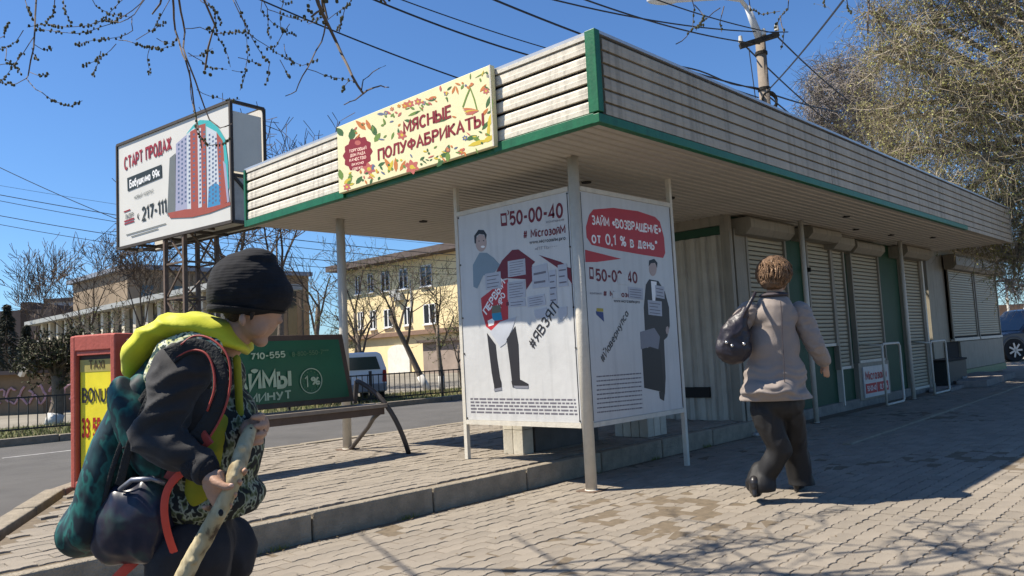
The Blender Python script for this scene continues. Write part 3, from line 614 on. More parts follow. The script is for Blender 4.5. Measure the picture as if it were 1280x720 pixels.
# man in a suit carrying a case
Q.poly([X(*q) for q in [(170, 245), (178, 232), (200, 236), (216, 262), (226, 300), (228, 345), (222, 372), (214, 380), (218, 470), (216, 512), (205, 500), (192, 470), (176, 400), (168, 360), (165, 300)]], blk)
Q.poly([X(*q) for q in [(182, 236), (196, 238), (192, 290), (186, 290)]], wht); Q.poly([X(*q) for q in ell(187, 206, 9, 18)], skinp); Q.poly([X(*q) for q in [(177, 200), (178, 186), (190, 182), (198, 192), (197, 204), (192, 192), (182, 193)]], darkp)
Q.poly([X(*q) for q in [(160, 396), (205, 404), (216, 512), (205, 505), (166, 496)]], darkp)
Q.poly([X(*q) for q in [(202, 505), (216, 508), (214, 528), (204, 522)]], blk); Q.poly([X(*q) for q in ell(222, 356, 4, 10, 8)], skinp)
Q.poly([X(*q) for q in [(156, 360), (190, 350), (204, 372), (200, 402), (180, 396), (158, 402)]], grayt)
note(Q, [X(174, 282), X(208, 286), X(209, 322), X(176, 318)], 4); note(Q, [X(192, 246), X(214, 250), X(215, 280), X(194, 276)], 3)
note(Q, [X(126, 250), X(162, 254), X(163, 282), X(128, 278)], 4); note(Q, [X(100, 218), X(126, 220), X(126, 246), X(102, 244)], 0, paperm); note(Q, [X(88, 262), X(108, 263), X(108, 279), X(89, 278)], 0, paperm)
fine(Q, X(50, 462), X(158, 454), X(162, 548), X(52, 560), 9, 1.6)

# ------------------------------------------------------------------ floral sign on the front fascia
fs = thing('fascia_sign', 'cream floral signboard with dark red lettering hung on the sunlit front of the canopy', 'sign', (-.64, 1.2, 2.64))
y0, y1, z0, z1 = .21, 2.25, 2.645, 3.275
s = MB(); s.box(-.668, -.622, y0, y1, z0, z1); s.build('sign_box', M('sign_cream', tuple(.85*v for v in lin((238, 228, 180))), .5, .05, 3, .05, 20), fs, bevel=.004)
s = MB(); s.box(-.671, -.667, y0, y0+.016, z0, z1); s.build('edge_trim', m_white, fs)
W = Face(fs, 'x', -.6682, (-1, 0, 0)); W.st = .000004; G = lambda u, v: (410+u/4, 70+v/4)
sgn = C('sign_red', (150, 34, 40)); og = C('sign_green', (120, 150, 60)); dg = C('sign_leaf', (70, 108, 52)); orr = C('sign_orange', (214, 130, 60)); pnk = C('sign_rose', (206, 110, 96)); yel = C('sign_yellow', (226, 200, 60)); blu = C('sign_blue', (110, 120, 150))
# scalloped emblem
pts = []
for i in range(48):
    t = 2*math.pi*i/48; r = 1+.07*math.cos(12*t); pts.append((149+70*r*math.cos(t), 488+84*r*math.sin(t)-12*math.cos(t)))
W.poly([G(*q) for q in pts], sgn); W.poly([G(*q) for q in ell(149, 434, 15, 12)], pnk)
for i, (b, wd) in enumerate((('ТОРГОВЫЙ', 44), ('ДОМ РАДА', 38), ('КАЧЕСТВО', 42), ('ВКУСНО', 30), ('СВЕЖО', 26))):
    W.text(b, G(149-wd, 474+i*23+wd*.22), G(149+wd, 474+i*23-wd*.22), M('emblem_print', lin((236, 200, 180)), .5), 3.2 if i < 3 else 2.6, .02)
def leaf(cx, cy, a, l_, w_, m, G=G): 
    ca, sa = math.cos(a), math.sin(a); P = []
    for u, v in [(0, 0), (.25, .42), (.55, .5), (.85, .25), (1, 0), (.85, -.25), (.55, -.5), (.25, -.42)]: P.append((cx+u*l_*ca-v*w_*sa, cy+u*l_*sa+v*w_*ca))
    W.poly([G(*q) for q in P], m, 'ornament')
def flower(cx, cy, r, m, n=6):
    for k in range(n): leaf(cx, cy, 2*math.pi*k/n+.3, r, r*.62, m)
    W.poly([G(*q) for q in ell(cx, cy, r*.3, r*.3, 8)], yel, 'ornament')
for a in ((75, 400, -2.2, 50, 30, dg), (110, 420, -1.2, 60, 34, dg), (240, 400, -1.9, 60, 28, dg), (232, 430, -1.0, 55, 26, og), (190, 370, -2.4, 70, 24, orr), (215, 372, -2.0, 60, 20, orr), (70, 620, -1.8, 55, 26, og), (105, 640, -1.4, 55, 22, og), (140, 640, -.9, 50, 22, dg), (80, 640, -.7, 45, 20, yel),
          (250, 550, -.5, 40, 16, dg), (320, 575, -2.1, 75, 22, orr), (340, 580, -1.6, 72, 20, orr), (300, 585, -1.2, 70, 20, yel), (360, 575, -1.1, 60, 18, orr), (560, 500, -.2, 40, 22, dg), (590, 500, -1.3, 60, 26, dg), (600, 480, 1.6, 50, 24, og), (575, 520, 2.3, 46, 22, dg),
          (530, 330, -.3, 90, 22, dg), (380, 320, .2, 60, 16, dg), (400, 300, -.4, 70, 14, og), (690, 420, -.4, 60, 22, dg), (720, 400, .6, 60, 20, og), (770, 370, -.9, 60, 18, dg), (800, 360, -1.3, 90, 20, yel), (780, 430, -.6, 60, 26, yel), (800, 410, -1.5, 80, 16, yel), (700, 450, -.3, 110, 22, yel), (790, 260, -1.2, 70, 18, dg), (815, 290, -1.5, 80, 16, og), (770, 300, -.9, 50, 16, orr),
          (500, 220, -.5, 40, 14, orr), (540, 215, 2.9, 40, 12, dg), (620, 190, -1.2, 45, 12, orr), (640, 150, 1.3, 45, 10, orr), (760, 180, -.9, 50, 14, orr), (780, 150, .6, 40, 10, dg), (735, 110, -.5, 70, 6, og), (350, 360, 1.4, 50, 12, dg), (330, 380, 1.9, 40, 12, og), (245, 290, 0, 40, 14, blu), (280, 275, .4, 40, 14, pnk)):
    leaf(*a)
for a in ((205, 565, 34, pnk), (420, 555, 38, pnk), (410, 240, 22, pnk), (450, 228, 20, pnk), (385, 248, 18, orr), (370, 395, 26, pnk), (685, 410, 15, blu), (665, 480, 16, pnk), (480, 235, 12, blu), (590, 190, 11, blu), (720, 285, 12, orr), (790, 175, 18, pnk), (800, 100, 9, blu), (600, 470, 12, pnk), (95, 655, 20, pnk), (290, 285, 12, blu), (320, 265, 11, pnk), (355, 250, 10, orr)):
    flower(*a)
for i, (k, mm) in enumerate(((0, orr), (22, pnk), (44, yel), (66, orr), (88, pnk))):   # onion dome ornament
    leaf(672+i*4, 262+i*8, .12-.1*i, 80-i*3, 12, mm)
W.poly([G(*q) for q in [(671, 255), (690, 200), (711, 152), (735, 215), (748, 268), (742, 268), (728, 215), (711, 168), (695, 208), (678, 258)]], og)

rs_ = random.Random(5)
for i in range(150):    # small scattered sprigs, berries and dots
    u, v = rs_.uniform(80, 800), 0
    t_, b_ = 362-(u-60)*.425, 690-(u-60)*.30
    v = rs_.choice((rs_.uniform(t_+24, t_+80), rs_.uniform(b_-95, b_-26), rs_.uniform(t_+20, b_-20)))
    if 240 < u < 790 and abs(v-(500-(u-250)*.335)) < 48: continue
    if 370 < u < 625 and abs(v-(365-(u-377)*.35)) < 46: continue
    if (u-149)**2+(v-488)**2 < 95**2: continue
    m_ = rs_.choice((dg, og, og, orr, pnk, yel, blu))
    if rs_.random() < .3: W.poly([G(*q) for q in ell(u, v, 6, 6, 7)], m_, 'ornament')
    else: leaf(u, v, rs_.uniform(0, 6.28), rs_.uniform(16, 34), rs_.uniform(6, 12), m_)
W.text('МЯСНЫЕ', G(377, 387), G(621, 300), sgn, 13.0,   .022, serif=True); W.text('ПОЛУФАБРИКАТЫ', G(250, 520), G(783, 342), sgn, 12.0,   .022, serif=True)

# ------------------------------------------------------------------ tiled pedestals under the boards
def pedestal(x0, x1, y0, y1, z1, label):
    t = thing('pedestal', label, 'pedestal', ((x0+x1)/2, (y0+y1)/2, KP), 'tiled pedestals under the canopy')
    s = MB(); s.box(x0+.012, x1-.012, y0+.012, y1-.012, KP-.02, z1-.01); s.build('core', m_gap, t)
    mm = M('pedestal_tile', (.46, .42, .34), .7, .2, 7, .2, 40, rnd=.12)
    nz = 1; nx = max(1, round((x1-x0)/.11)); ny = max(1, round((y1-y0)/.11)); dx = (x1-x0)/nx; dy = (y1-y0)/ny
    for zz0, zz1 in ((KP, z1-.085), (z1-.08, z1)):
        for i in range(nx):
            for yy, d in ((y0, 1), (y1, -1)): MB().box(x0+i*dx+.004, x0+(i+1)*dx-.004, yy, yy+.012*d, zz0, zz1).build('tile', mm, t, loc=(x0+i*dx, yy, zz0))
        for i in range(ny):
            for xx, d in ((x0, 1), (x1, -1)): MB().box(xx, xx+.012*d, y0+i*dy+.004, y0+(i+1)*dy-.004, zz0, zz1).build('tile', mm, t, loc=(xx, y0+i*dy, zz0))
    MB().box(x0-.01, x1+.01, y0-.01, y1+.01, z1, z1+.02).build('top_slab', mm, t)
pedestal(.40, .54, 1.07, 1.32, .47, 'tiled concrete pedestal with one sunlit face under the left poster board')
pedestal(1.90, 2.25, .74, 1.15, .50, 'shaded tiled concrete pedestal behind the right poster board')
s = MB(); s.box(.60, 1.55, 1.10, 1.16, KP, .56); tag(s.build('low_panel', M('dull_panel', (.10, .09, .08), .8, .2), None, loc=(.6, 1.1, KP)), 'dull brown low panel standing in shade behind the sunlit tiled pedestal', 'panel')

# ------------------------------------------------------------------ bench with a green advertising backrest
bx = thing('bench', 'dark bench with curved steel legs and a green loan advert as its backrest', 'bench', (-1.0, 2.6, KP))
m_brown = M('bench_brown', (.085, .055, .04), .6, .2, 8, .2, 50); m_steel = M('dark_steel', (.06, .05, .045), .5, .2, 10)
m_gad = M('advert_green', (.012, .105, .045), .35, .1, 3, .05, 10); m_gl = M('advert_light', lin((176, 192, 160)), .5)
BY = 2.62
c0 = ony(430, 417.5, BY); c1 = ony(441, 501, BY); xr0, xr1, zt_, zb_ = c0[0], c1[0]+.02, c0[2], c1[2]-.005; xl = xr0-2.0
s = MB(); s.prism([(xl, BY, zb_), (xr1, BY, zb_), (xr0, BY+.03, zt_), (xl, BY+.03, zt_)], (0, .05, 0)); s.build('backrest', m_brown, bx, bevel=.006)
e = .05; s = MB(); s.prism([(xl+e, BY-.004, zb_+e), (xr1-e-.01, BY-.004, zb_+e), (xr0-e, BY+.024, zt_-e), (xl+e, BY+.024, zt_-e)], (0, .01, 0)); bk = s.build('advert_panel', m_gad, bx)
Ad = Face(bx, 'y', BY+.012, (0, -1, 0))
class Ad_(Face): pass
Ad.v = BY-.006
Ad.text('710-555', (313, 449.5), (357, 446), m_gl, 7, .02); Ad.text('8-800-550-7***', (365, 445.5), (411, 441.5), M('advert_dim', lin((86, 120, 84)), .5), 5, .01)
zt = Ad.P(312, 486); Ad.text('ЗАЙМЫ', (276, 490), (365, 482), m_gl, 20, .03); Ad.text('ЗА 5 МИНУТ', (262, 508.5), (365, 497.5), m_gl, 10, .02)
ring = MB(); cc = Ad.P(389, 476); n = 40
for i in range(n):
    a0, a1 = 2*math.pi*i/n, 2*math.pi*(i+1)/n; r0, r1 = .110, .118
    ring.prism([(cc[0]+r*math.cos(a), cc[1], cc[2]+r*math.sin(a)) for r, a in ((r0, a0), (r1, a0), (r1, a1), (r0, a1))], (0, -.003, 0))
ring.build('ring', m_gl, bx)
for k in range(14):
    a = 2*math.pi*k/14+.2; s = MB(); p = (cc[0]+.088*math.cos(a), cc[1], cc[2]+.088*math.sin(a)); s.ball(p, (.007, .003, .007)); s.build('ring_mark', M('advert_dim', (0, 0, 0)), bx)
Ad.text('1', (381, 484), (386, 483.4), m_gl, 13, .0); Ad.text('%', (388.5, 481), (400.5, 480), m_gl, 9, .02)
# seat slats
sx1 = ony(478, 508, 2.34)[0]; SZ = .665
for i in range(4):
    y = 2.28+i*.088; s = MB(); s.box(xl, sx1+.02-i*.03, y, y+.078, SZ-.035, SZ); s.build('seat_slat', M('bench_seat', (.20, .165, .135), .55, .2, 8, .2, 50), bx, loc=(xl, y, SZ), bevel=.005)
s = MB(); s.box(xl, sx1, 2.31, 2.36, SZ-.10, SZ-.037); s.build('seat_rail', m_brown, bx)
def legset(x, off=0):
    s = MB(); pts = []
    A = Vector((x+.02, 2.70, .86)); B = Vector((x+.02, 2.06, KP))
    A = Vector(tuple(ony(446, 476, 2.62))); B = Vector(tuple(onz(511, 567, KP))); M1 = Vector(tuple(ony(484, 508, 2.30)))
    d = Vector((x-B.x, 0, 0)) if off else Vector((0, 0, 0))
    for i in range(13):
        t = i/12; p = A*(1-t)**2+(M1*2-(A+B)*.5)*2*t*(1-t)+B*t*t; pts.append(p+d)
    for a, b in zip(pts, pts[1:]): pass
    s.tube(pts, [.024]*len(pts), 8); s.build('curved_leg', m_steel, bx, smooth=True)
    s = MB(); a = Vector(tuple(ony(474, 516, 2.32))); b = Vector(tuple(onz(438, 562, KP))); m = (a+b)/2+Vector((-.0, .05, .04)); m = (a+b)/2+Vector((.04, -.02, .05))
    s.tube([a+d, (a+m)/2+d+Vector((0, 0, .02)), m+d, (m+b)/2+d+Vector((.01, 0, .01)), b+d], [.022]*5, 8); s.build('back_leg', m_steel, bx, smooth=True)
    s = MB(); s.bar(A+d, A+d+Vector((0, .05, -.22)), .04, .03); s.build('bracket', m_steel, bx)
legset(0); legset(-1.85, 1)

# ------------------------------------------------------------------ red advertising box at the kerb corner
m_redbox = M('red_box_paint', lin((176, 88, 72)), .5, .12, 5, .15, 40, streak=.15)
rs = thing('advert_box', 'faded red upright advert box with a yellow taxi bonus poster at the kerb corner', 'advert box', tuple(onz(100, 609, KP)))
b0 = onz(88, 611, KP); b0v = Vector((b0[0], b0[1], 0)); fr = Vector(tuple(CR)); fr.z = 0; fr.normalize(); aw = Vector((-fr.y, fr.x, 0))
rt = (fr*.93-aw*.37).normalized(); bkv = Vector((-rt.y, rt.x, 0)); Wb, Hb, Tb = .50, 1.24, .20
def bp(u, d, z): return b0v+rt*u+bkv*d+Vector((0, 0, KP+z))
def bbox(u0, u1, d0, d1, z0, z1, name, mat, bevel=0):
    s = MB(); s.prism([bp(u0, d0, z0), bp(u1, d0, z0), bp(u1, d1, z0), bp(u0, d1, z0)], (0, 0, z1-z0)); return s.build(name, mat, rs, bevel=bevel)
bbox(0, .055, 0, Tb, .0, Hb, 'side_frame', m_redbox, .012); bbox(Wb-.055, Wb, 0, Tb, .0, Hb, 'side_frame', m_redbox, .012)
bbox(.03, Wb-.03, .003, Tb-.003, Hb-.13, Hb+.004, 'top_frame', m_redbox, .012); bbox(.03, Wb-.03, .003, Tb-.003, .0, .06, 'bottom_frame', m_redbox, .012)
bbox(.057, Wb-.057, .012, .03, Hb-.165, Hb-.13, 'inner_frame', m_redbox, .004)
bbox(.05, Wb-.05, .045, Tb-.02, .05, Hb-.12, 'box_body', M('box_dark', (.05, .03, .02), .6), 0)
m_ybp = M('yellow_poster', lin((236, 218, 46)), .4, .12, 4, .1, 8)
bbox(.075, Wb-.062, .038, .046, .07, Hb-.20, 'yellow_poster', m_ybp)
bbox(.073, Wb-.060, .036, .0375, Hb-.30, Hb-.20, 'poster_strip', M('poster_strip', lin((170, 156, 84)), .5))
lf = -bkv*.003
def bt(body, u0, u1, z, h, mat, bold=.02):
    lettering(body, bp(u0, .036, z), bp(u1, .036, z), mat, rs, h, bold, lift=lf)
bt('TAXI', .17, .35, .965, .065, C('taxi_brown', (96, 72, 30)), .01); bt('BONUS', .095, Wb-.075, .70, .10, blk, .02); bt('33 55 55', .085, Wb-.07, .42, .13, C('taxi_red', (190, 40, 30)), .03)
# ------------------------------------------------------------------ second kiosk, farther along
k2 = thing('kiosk', 'smaller far kiosk with two shutters, pale lower panel and flat projecting roof', 'kiosk', (13.0, 1.0, 0))
KY = 1.0
e = lambda px, py, y=KY: ony(px, py, y)
xa, xm, xb = e(1160, 330)[0], e(1216, 340)[0], e(1244, 345)[0]
ZT2 = 2.50
m_k2 = M('kiosk_cream', (.28, .25, .19), .6, .12, 3, .1, 30, streak=.3)
s = MB(); s.box(xa, xb, KY+.04, 4.0, .02, 2.9); s.build('wall', m_k2, k2)
s = MB(); s.prism([(xa-.5, KY-.85, 2.93), (xb+1.6, KY-.75, 2.93), (xb+1.6, 4.2, 2.93), (xa-.5, 4.2, 2.93)], (0, 0, .16)); s.build('roof', m_k2, k2, bevel=.01)
s = MB(); s.prism([(xa-.44, KY-.80, 2.90), (xb+1.5, KY-.70, 2.90), (xb+1.5, 4.1, 2.90), (xa-.44, 4.1, 2.90)], (0, 0, .028)); s.build('roof_soffit', m_soff, k2)
x0, x1, x2 = e(1181, 330)[0], e(1214, 340)[0], e(1243, 345)[0]
for a, b in ((x0, x1-.05), (x1+.05, x2-.05)):
    sh = MB().box(a, b, KY-.01, KY+.05, .92, 2.46).build('shutter', m_gap, k2, loc=(a, KY, .92))
    pr = [(0, .002), (-.010, .008), (-.012, .03), (-.010, .046), (0, .052)]; va = [(a+.06, KY-.01+u, .96+v) for u, v in pr]; vb = [(b-.06, KY-.01+u, .96+v) for u, v in pr]; k = 5
    s = MB(); s.add(va+vb, [tuple(range(k)), tuple(range(2*k-1, k-1, -1))]+[(i, k+i, k+(i+1) % k, (i+1) % k) for i in range(k)])
    o = s.build('slat', m_slat, sh, loc=(a+.06, KY, .96)); copies(o, [(a+.06, KY, .96+.055*i) for i in range(1, 27)])
    for q in (a, b-.06): MB().box(q, q+.06, KY-.04, KY+.05, .90, 2.46).build('guide_rail', m_wall, sh)
    MB().box(a, b, KY-.06, KY+.02, .86, .92).build('bottom_bar', m_white, sh)
    pr = [(KY, 2.42), (KY-.17, 2.42), (KY-.25, 2.50), (KY-.25, 2.68), (KY-.2, 2.74), (KY, 2.74)]
    s = MB(); s.prism([(a-.1, u, v) for u, v in pr], (b-a+.2, 0, 0)); s.build('shutter_box', m_wall, k2)
s = MB(); s.box(e(1200, 450)[0], x2, KY-.04, KY+.03, .22, .84); s.build('lower_panel', m_wall, k2, bevel=.005)
s = MB(); s.box(e(1200, 450)[0], x2+.02, KY-.06, KY+.05, .06, .215); s.build('green_plinth', m_green, k2)
s = MB(); s.box(x0-.5, e(1200, 450)[0]-.02, KY+.0, KY+.05, .1, .85); s.build('dark_panel', m_gap, k2)
st = thing('step', 'low concrete step slab in front of the far kiosk', 'step', (14, .4, 0))
p = [onz(1182, 488, .0), onz(1228, 482, .0), onz(1266, 470, .0)]
s = MB(); s.prism([(11.9, .45, .0), (12.1, -.02, .0), (15.2, .12, .0), (15.6, .95, .0), (12.4, .95, .0)], (0, 0, .13)); s.build('slab', M('step_slab', (.22, .19, .17), .9, .3, 5, .4, 40), st, bevel=.01)
s = MB(); s.prism([(10.7, .60, .0), (10.9, .30, .0), (12.0, .34, .0), (12.0, .8, .0)], (0, 0, .06)); s.build('low_slab', M('step_slab', ()), st)
bn = thing('bin', 'dark square litter bin standing between the two kiosks', 'bin', (11.6, .5, 0))
a = ony(1177, 480, .62); b = ony(1199, 446, .62)
s = MB(); s.prism([(a[0]+.02, .50, .07), (b[0]-.02, .50, .07), (b[0]-.02, .85, .07), (a[0]+.02, .85, .07)], (0, 0, b[2]-.12)); s.build('bin_body', M('bin_dark', (.03, .032, .03), .6), bn, bevel=.01)
s = MB(); s.box(a[0], b[0], .48, .87, b[2]-.05, b[2]-.01); s.build('bin_rim', m_gap, bn, bevel=.006)

# ------------------------------------------------------------------ billboard on a lattice mast
bb = thing('billboard', 'tall lit housing billboard on a brown lattice mast across the street', 'billboard', (4.3, 16.4, 0))
A0, A1 = at(148, 315, 22.3), at(148, 183, 22.3); B0, B1 = at(291, 272, 19.0), at(290, 117, 19.0)
zb, ztp = (A0[2]+B0[2])/2, (A1[2]+B1[2])/2
PA = Vector((A0[0], A0[1], 0)); PB = Vector((B0[0], B0[1], 0)); ub = (PB-PA).normalized(); nb_ = Vector((ub.y, -ub.x, 0))  # outward, towards the camera
if nb_.dot(Vector(tuple(CO))-PA) < 0: nb_ = -nb_
Wbb = (PB-PA).length; DP = .95
m_bframe = M('billboard_steel', (.045, .035, .028), .7, .3, 6); m_mast = M('mast_rust', (.11, .075, .055), .8, .3, 8, .3, 40)
def Bp(u, d, z): return PA+ub*u-nb_*d+Vector((0, 0, z))
s = MB(); s.prism([Bp(0, 0, zb), Bp(Wbb, 0, zb), Bp(Wbb, .04, zb), Bp(0, .04, zb)], (0, 0, ztp-zb)); s.build('front_panel', M('billboard_white', (.60, .58, .53), .5, .04, 1), bb)
s = MB(); s.prism([Bp(.3, DP-.04, zb), Bp(Wbb, DP-.04, zb), Bp(Wbb, DP, zb), Bp(.3, DP, zb)], (0, 0, ztp-zb)); s.build('back_panel', M('billboard_back', (.62, .58, .5), .6, .08, 1), bb)
for a, b in (((0, 0, zb), (Wbb, 0, zb)), ((0, 0, ztp), (Wbb, 0, ztp)), ((0, 0, zb), (0, 0, ztp)), ((Wbb, 0, zb), (Wbb, 0, ztp)), ((Wbb, DP, zb), (Wbb, DP, ztp)), ((Wbb, 0, zb), (Wbb, DP, zb)), ((Wbb, 0, ztp), (Wbb, DP, ztp)), ((.3, DP, zb), (Wbb, DP, zb)), ((.3, DP, ztp), (Wbb, DP, ztp)), ((0, 0, zb), (.3, DP, zb)), ((Wbb, 0, zb+1.15), (Wbb, DP, zb+1.15)),
             ((Wbb, .05, zb+1.1), (Wbb, DP-.05, zb+.3)), ((Wbb*.45, 0, zb-.03), (Wbb*.45, DP, zb-.03)), ((Wbb*.2, 0, zb-.03), (Wbb*.2, DP, zb-.03)), ((Wbb*.7, 0, zb-.03), (Wbb*.7, DP, zb-.03)), ((0, .5, zb-.04), (Wbb, .5, zb-.04))):
    s = MB(); s.bar(Bp(*a), Bp(*b), .075, .075); s.build('frame_bar', m_bframe, bb, loc=Bp(*a))
s = MB(); s.prism([Bp(Wbb, .06, zb+.05), Bp(Wbb, DP-.05, zb+.05), Bp(Wbb-.03, DP-.05, zb+.05), Bp(Wbb-.03, .06, zb+.05)], (0, 0, 1.05)); s.build('side_sheet', M('billboard_side', (.40, .37, .33), .7), bb)
s = MB(); s.prism([Bp(Wbb, .06, zb+1.25), Bp(Wbb, DP-.08, zb+1.25), Bp(Wbb-.03, DP-.08, zb+1.25), Bp(Wbb-.03, .06, zb+1.25)], (0, 0, 1.5)); s.build('side_sheet', M('billboard_back', ()), bb)
# mast: four chords with cross lacing
cu, cdp, hw = Wbb*.52, .5, .46
cor = [(cu-hw, cdp-hw), (cu+hw, cdp-hw), (cu+hw, cdp+hw), (cu-hw, cdp+hw)]
for u, d in cor: s = MB(); s.bar(Bp(u, d, 0), Bp(u, d, zb), .10, .10); s.build('mast_leg', m_mast, bb, loc=Bp(u, d, 0))
lv = [.2+i*.92 for i in range(6)]
for i in range(4):
    (u0, d0), (u1, d1) = cor[i], cor[(i+1) % 4]
    for z in lv: s = MB(); s.bar(Bp(u0, d0, z), Bp(u1, d1, z), .05, .05); s.build('mast_brace', m_mast, bb, loc=Bp(u0, d0, z))
    for j, z in enumerate(lv[:-1]):
        a, b = (((u0, d0), (u1, d1)) if j % 2 else ((u1, d1), (u0, d0))); s = MB(); s.bar(Bp(*a, z), Bp(*b, z+.92), .04, .04); s.build('mast_brace', m_mast, bb, loc=Bp(*a, z))
# print: measured on the panel plane
def bbp(px, py):
    d = Vector(tuple(ray(px, py))); o = Vector(tuple(CO)); t = (PA-o).dot(nb_)/d.dot(nb_); return np.array(o+d*t)
class BF(Face):
    def __init__(s, p): s.p = p; s.n = np.array(nb_); s.k = 0
    def P(s, px, py): return bbp(px, py)+s.n*.012
    def poly(s, pts, mat, name='print', h=None): return Face.poly(s, pts, mat, name, .003+.00003*s.k)
    def text(s, body, a, b, mat, hpx, bold=0, name='lettering'):
        P0, P1 = s.P(*a), s.P(*b); h = np.linalg.norm(s.P(a[0], a[1]-hpx)-P0); s.k += 1
        return lettering(body, P0, P1, mat, s.p, h, bold, name, lift=s.n*(.0035+.00003*s.k))
BFc = BF(bb); H = lambda u, v: (140+u/3.275, 100+v/3.275)
bred = C('billboard_red', (168, 28, 40)); bdk = C('billboard_dark', (42, 48, 40)); bgr = C('billboard_gray', (120, 124, 120)); teal = C('billboard_teal', (70, 190, 190)); brk = C('billboard_brick', (176, 84, 62)); ltp = C('billboard_pale', (214, 220, 226)); lil = C('billboard_lilac', (176, 176, 200)); wn = C('billboard_window', (92, 108, 140)); bb_b = C('billboard_blue', (70, 150, 200))
BFc.text('СТАРТ ПРОДАЖ', H(52, 368), H(246, 281), bred, 14, .02)
BFc.poly([H(*q) for q in [(64, 402), (204, 346), (206, 398), (66, 456)]], bdk)
BFc.text('Бабушкина 99к', H(74, 441), H(198, 392), wht, 8.5, .02)
BFc.text('новый корпус', H(93, 488), H(172, 458), bgr, 5, 0)
BFc.text('217-111', H(124, 575), H(226, 541), bdk, 15, .02); BFc.text('(', H(106, 572), H(114, 568), bdk, 7)
BFc.poly([H(*q) for q in [(50, 538), (76, 528), (76, 533), (50, 543)]], bred); BFc.text('ЛИДЕР', H(56, 570), H(90, 558), bgr, 5, .02); BFc.poly([H(*q) for q in [(52, 577), (92, 563), (92, 569), (52, 583)]], bred); BFc.poly([H(*q) for q in [(52, 588), (92, 575), (92, 580), (52, 593)]], bred)
for a, b in (((60, 633), (222, 586)), ((80, 640), (190, 607))): BFc.poly([H(*a), H(*b), H(b[0], b[1]+4), H(a[0], a[1]+4)], bgr)
# printed tower block
BFc.poly([H(*q) for q in [(306, 222), (334, 186), (362, 164), (400, 166), (436, 194), (464, 240), (476, 330), (480, 440), (470, 480), (450, 260), (330, 230)]], teal)
BFc.poly([H(*q) for q in [(238, 320), (262, 300), (262, 550), (228, 556)]], bgr)
BFc.poly([H(*q) for q in [(264, 262), (310, 222), (312, 545), (262, 560)]], lil)
BFc.poly([H(*q) for q in [(308, 222), (340, 195), (344, 540), (310, 548)]], ltp); BFc.poly([H(*q) for q in [(322, 212), (344, 200), (346, 540), (326, 545)]], brk)
BFc.poly([H(*q) for q in [(344, 190), (385, 178), (390, 530), (346, 542)]], brk); BFc.poly([H(*q) for q in [(352, 200), (366, 196), (370, 520), (356, 524)]], ltp)
BFc.poly([H(*q) for q in [(388, 190), (432, 214), (446, 512), (392, 528)]], ltp); BFc.poly([H(*q) for q in [(430, 214), (456, 250), (474, 500), (444, 514)]], brk)
BFc.poly([H(*q) for q in [(398, 440), (425, 420), (440, 430), (446, 512), (394, 526)]], bb_b); BFc.poly([H(*q) for q in [(456, 330), (468, 345), (482, 498), (474, 502)]], lil)
for i in range(17):
    y_ = 236+i*18
    for x_, dy in ((272, 26), (286, 14), (300, 4), (316, -8), (334, -16), (360, -26), (376, -26), (398, -14), (412, -6), (424, 2), (440, 20)):
        if y_+dy < 505: 
            if BFc.k > 0: BFc.poly([H(x_, y_+dy), H(x_+7, y_+dy-2), H(x_+7, y_+dy+7), H(x_, y_+dy+9)], wn, 'printed_window', )
            BFc.k -= 1
BFc.poly([H(*q) for q in [(230, 545), (300, 530), (400, 522), (485, 500), (488, 512), (400, 545), (330, 562), (240, 566)]], brk)

# ------------------------------------------------------------------ yellow office building
yb = thing('building', 'three-storey yellow building with white-framed windows and dark eaves across the street', 'building', (35, 40, 0))
XB_ = 35.; f = lambda px, py: onx(px, py, XB_)
m_yel = M('yellow_render', (.80, .65, .37), .9, .07, .5, .15, 6, streak=.12); m_eave = M('eave_brown', (.10, .075, .065), .8, .2, 2); m_yroof = M('building_roof', (.16, .15, .15), .7, .2, 2)
yL, yR = f(433, 400)[1], 16.; zW = 8.95; zC = 3.15
s = MB(); s.box(XB_, XB_+12, yR, yL, -.3, zW); s.build('wall', m_yel, yb, loc=(XB_, yR, 0))
s = MB(); s.box(XB_-1.25, XB_+13, yR-1, yL+1.1, zW, zW+.50); s.build('eaves', m_eave, yb)
s = MB(); s.prism([(XB_-1.15, yR-1.05, zW+.505), (XB_-1.15, yL+1.2, zW+.505), (XB_+5.9, yL-4, zW+2.3)][::1], (0, 0, .01)) if False else None
rf = MB(); q0 = [(XB_-1.15, yR-1, zW+.51), (XB_+13.1, yR-1, zW+.51), (XB_+13.1, yL+1.15, zW+.51), (XB_-1.15, yL+1.15, zW+.51), (XB_+6, yR+5, zW+1.2), (XB_+6, yL-5, zW+1.2)]
rf.add(q0, [(0, 3, 5, 4), (1, 4, 5, 2), (0, 4, 1), (2, 5, 3), (3, 0, 1, 2)]); rf.build('roof', m_yroof, yb)
s = MB(); s.box(XB_-.35, XB_, yR, yL+.3, zC-.22, zC+.12); s.build('string_course', M('course_brown', (.22, .14, .10), .8, .2, 2), yb)
m_glass = M('dark_glass', (.03, .035, .04), .12, .2, .6, spec=.8); m_frame = M('window_frame_white', (.75, .75, .74), .5, .05)
m_reveal = M('yellow_render', ())
wins = [(433-.6, 0), (440, 0)]
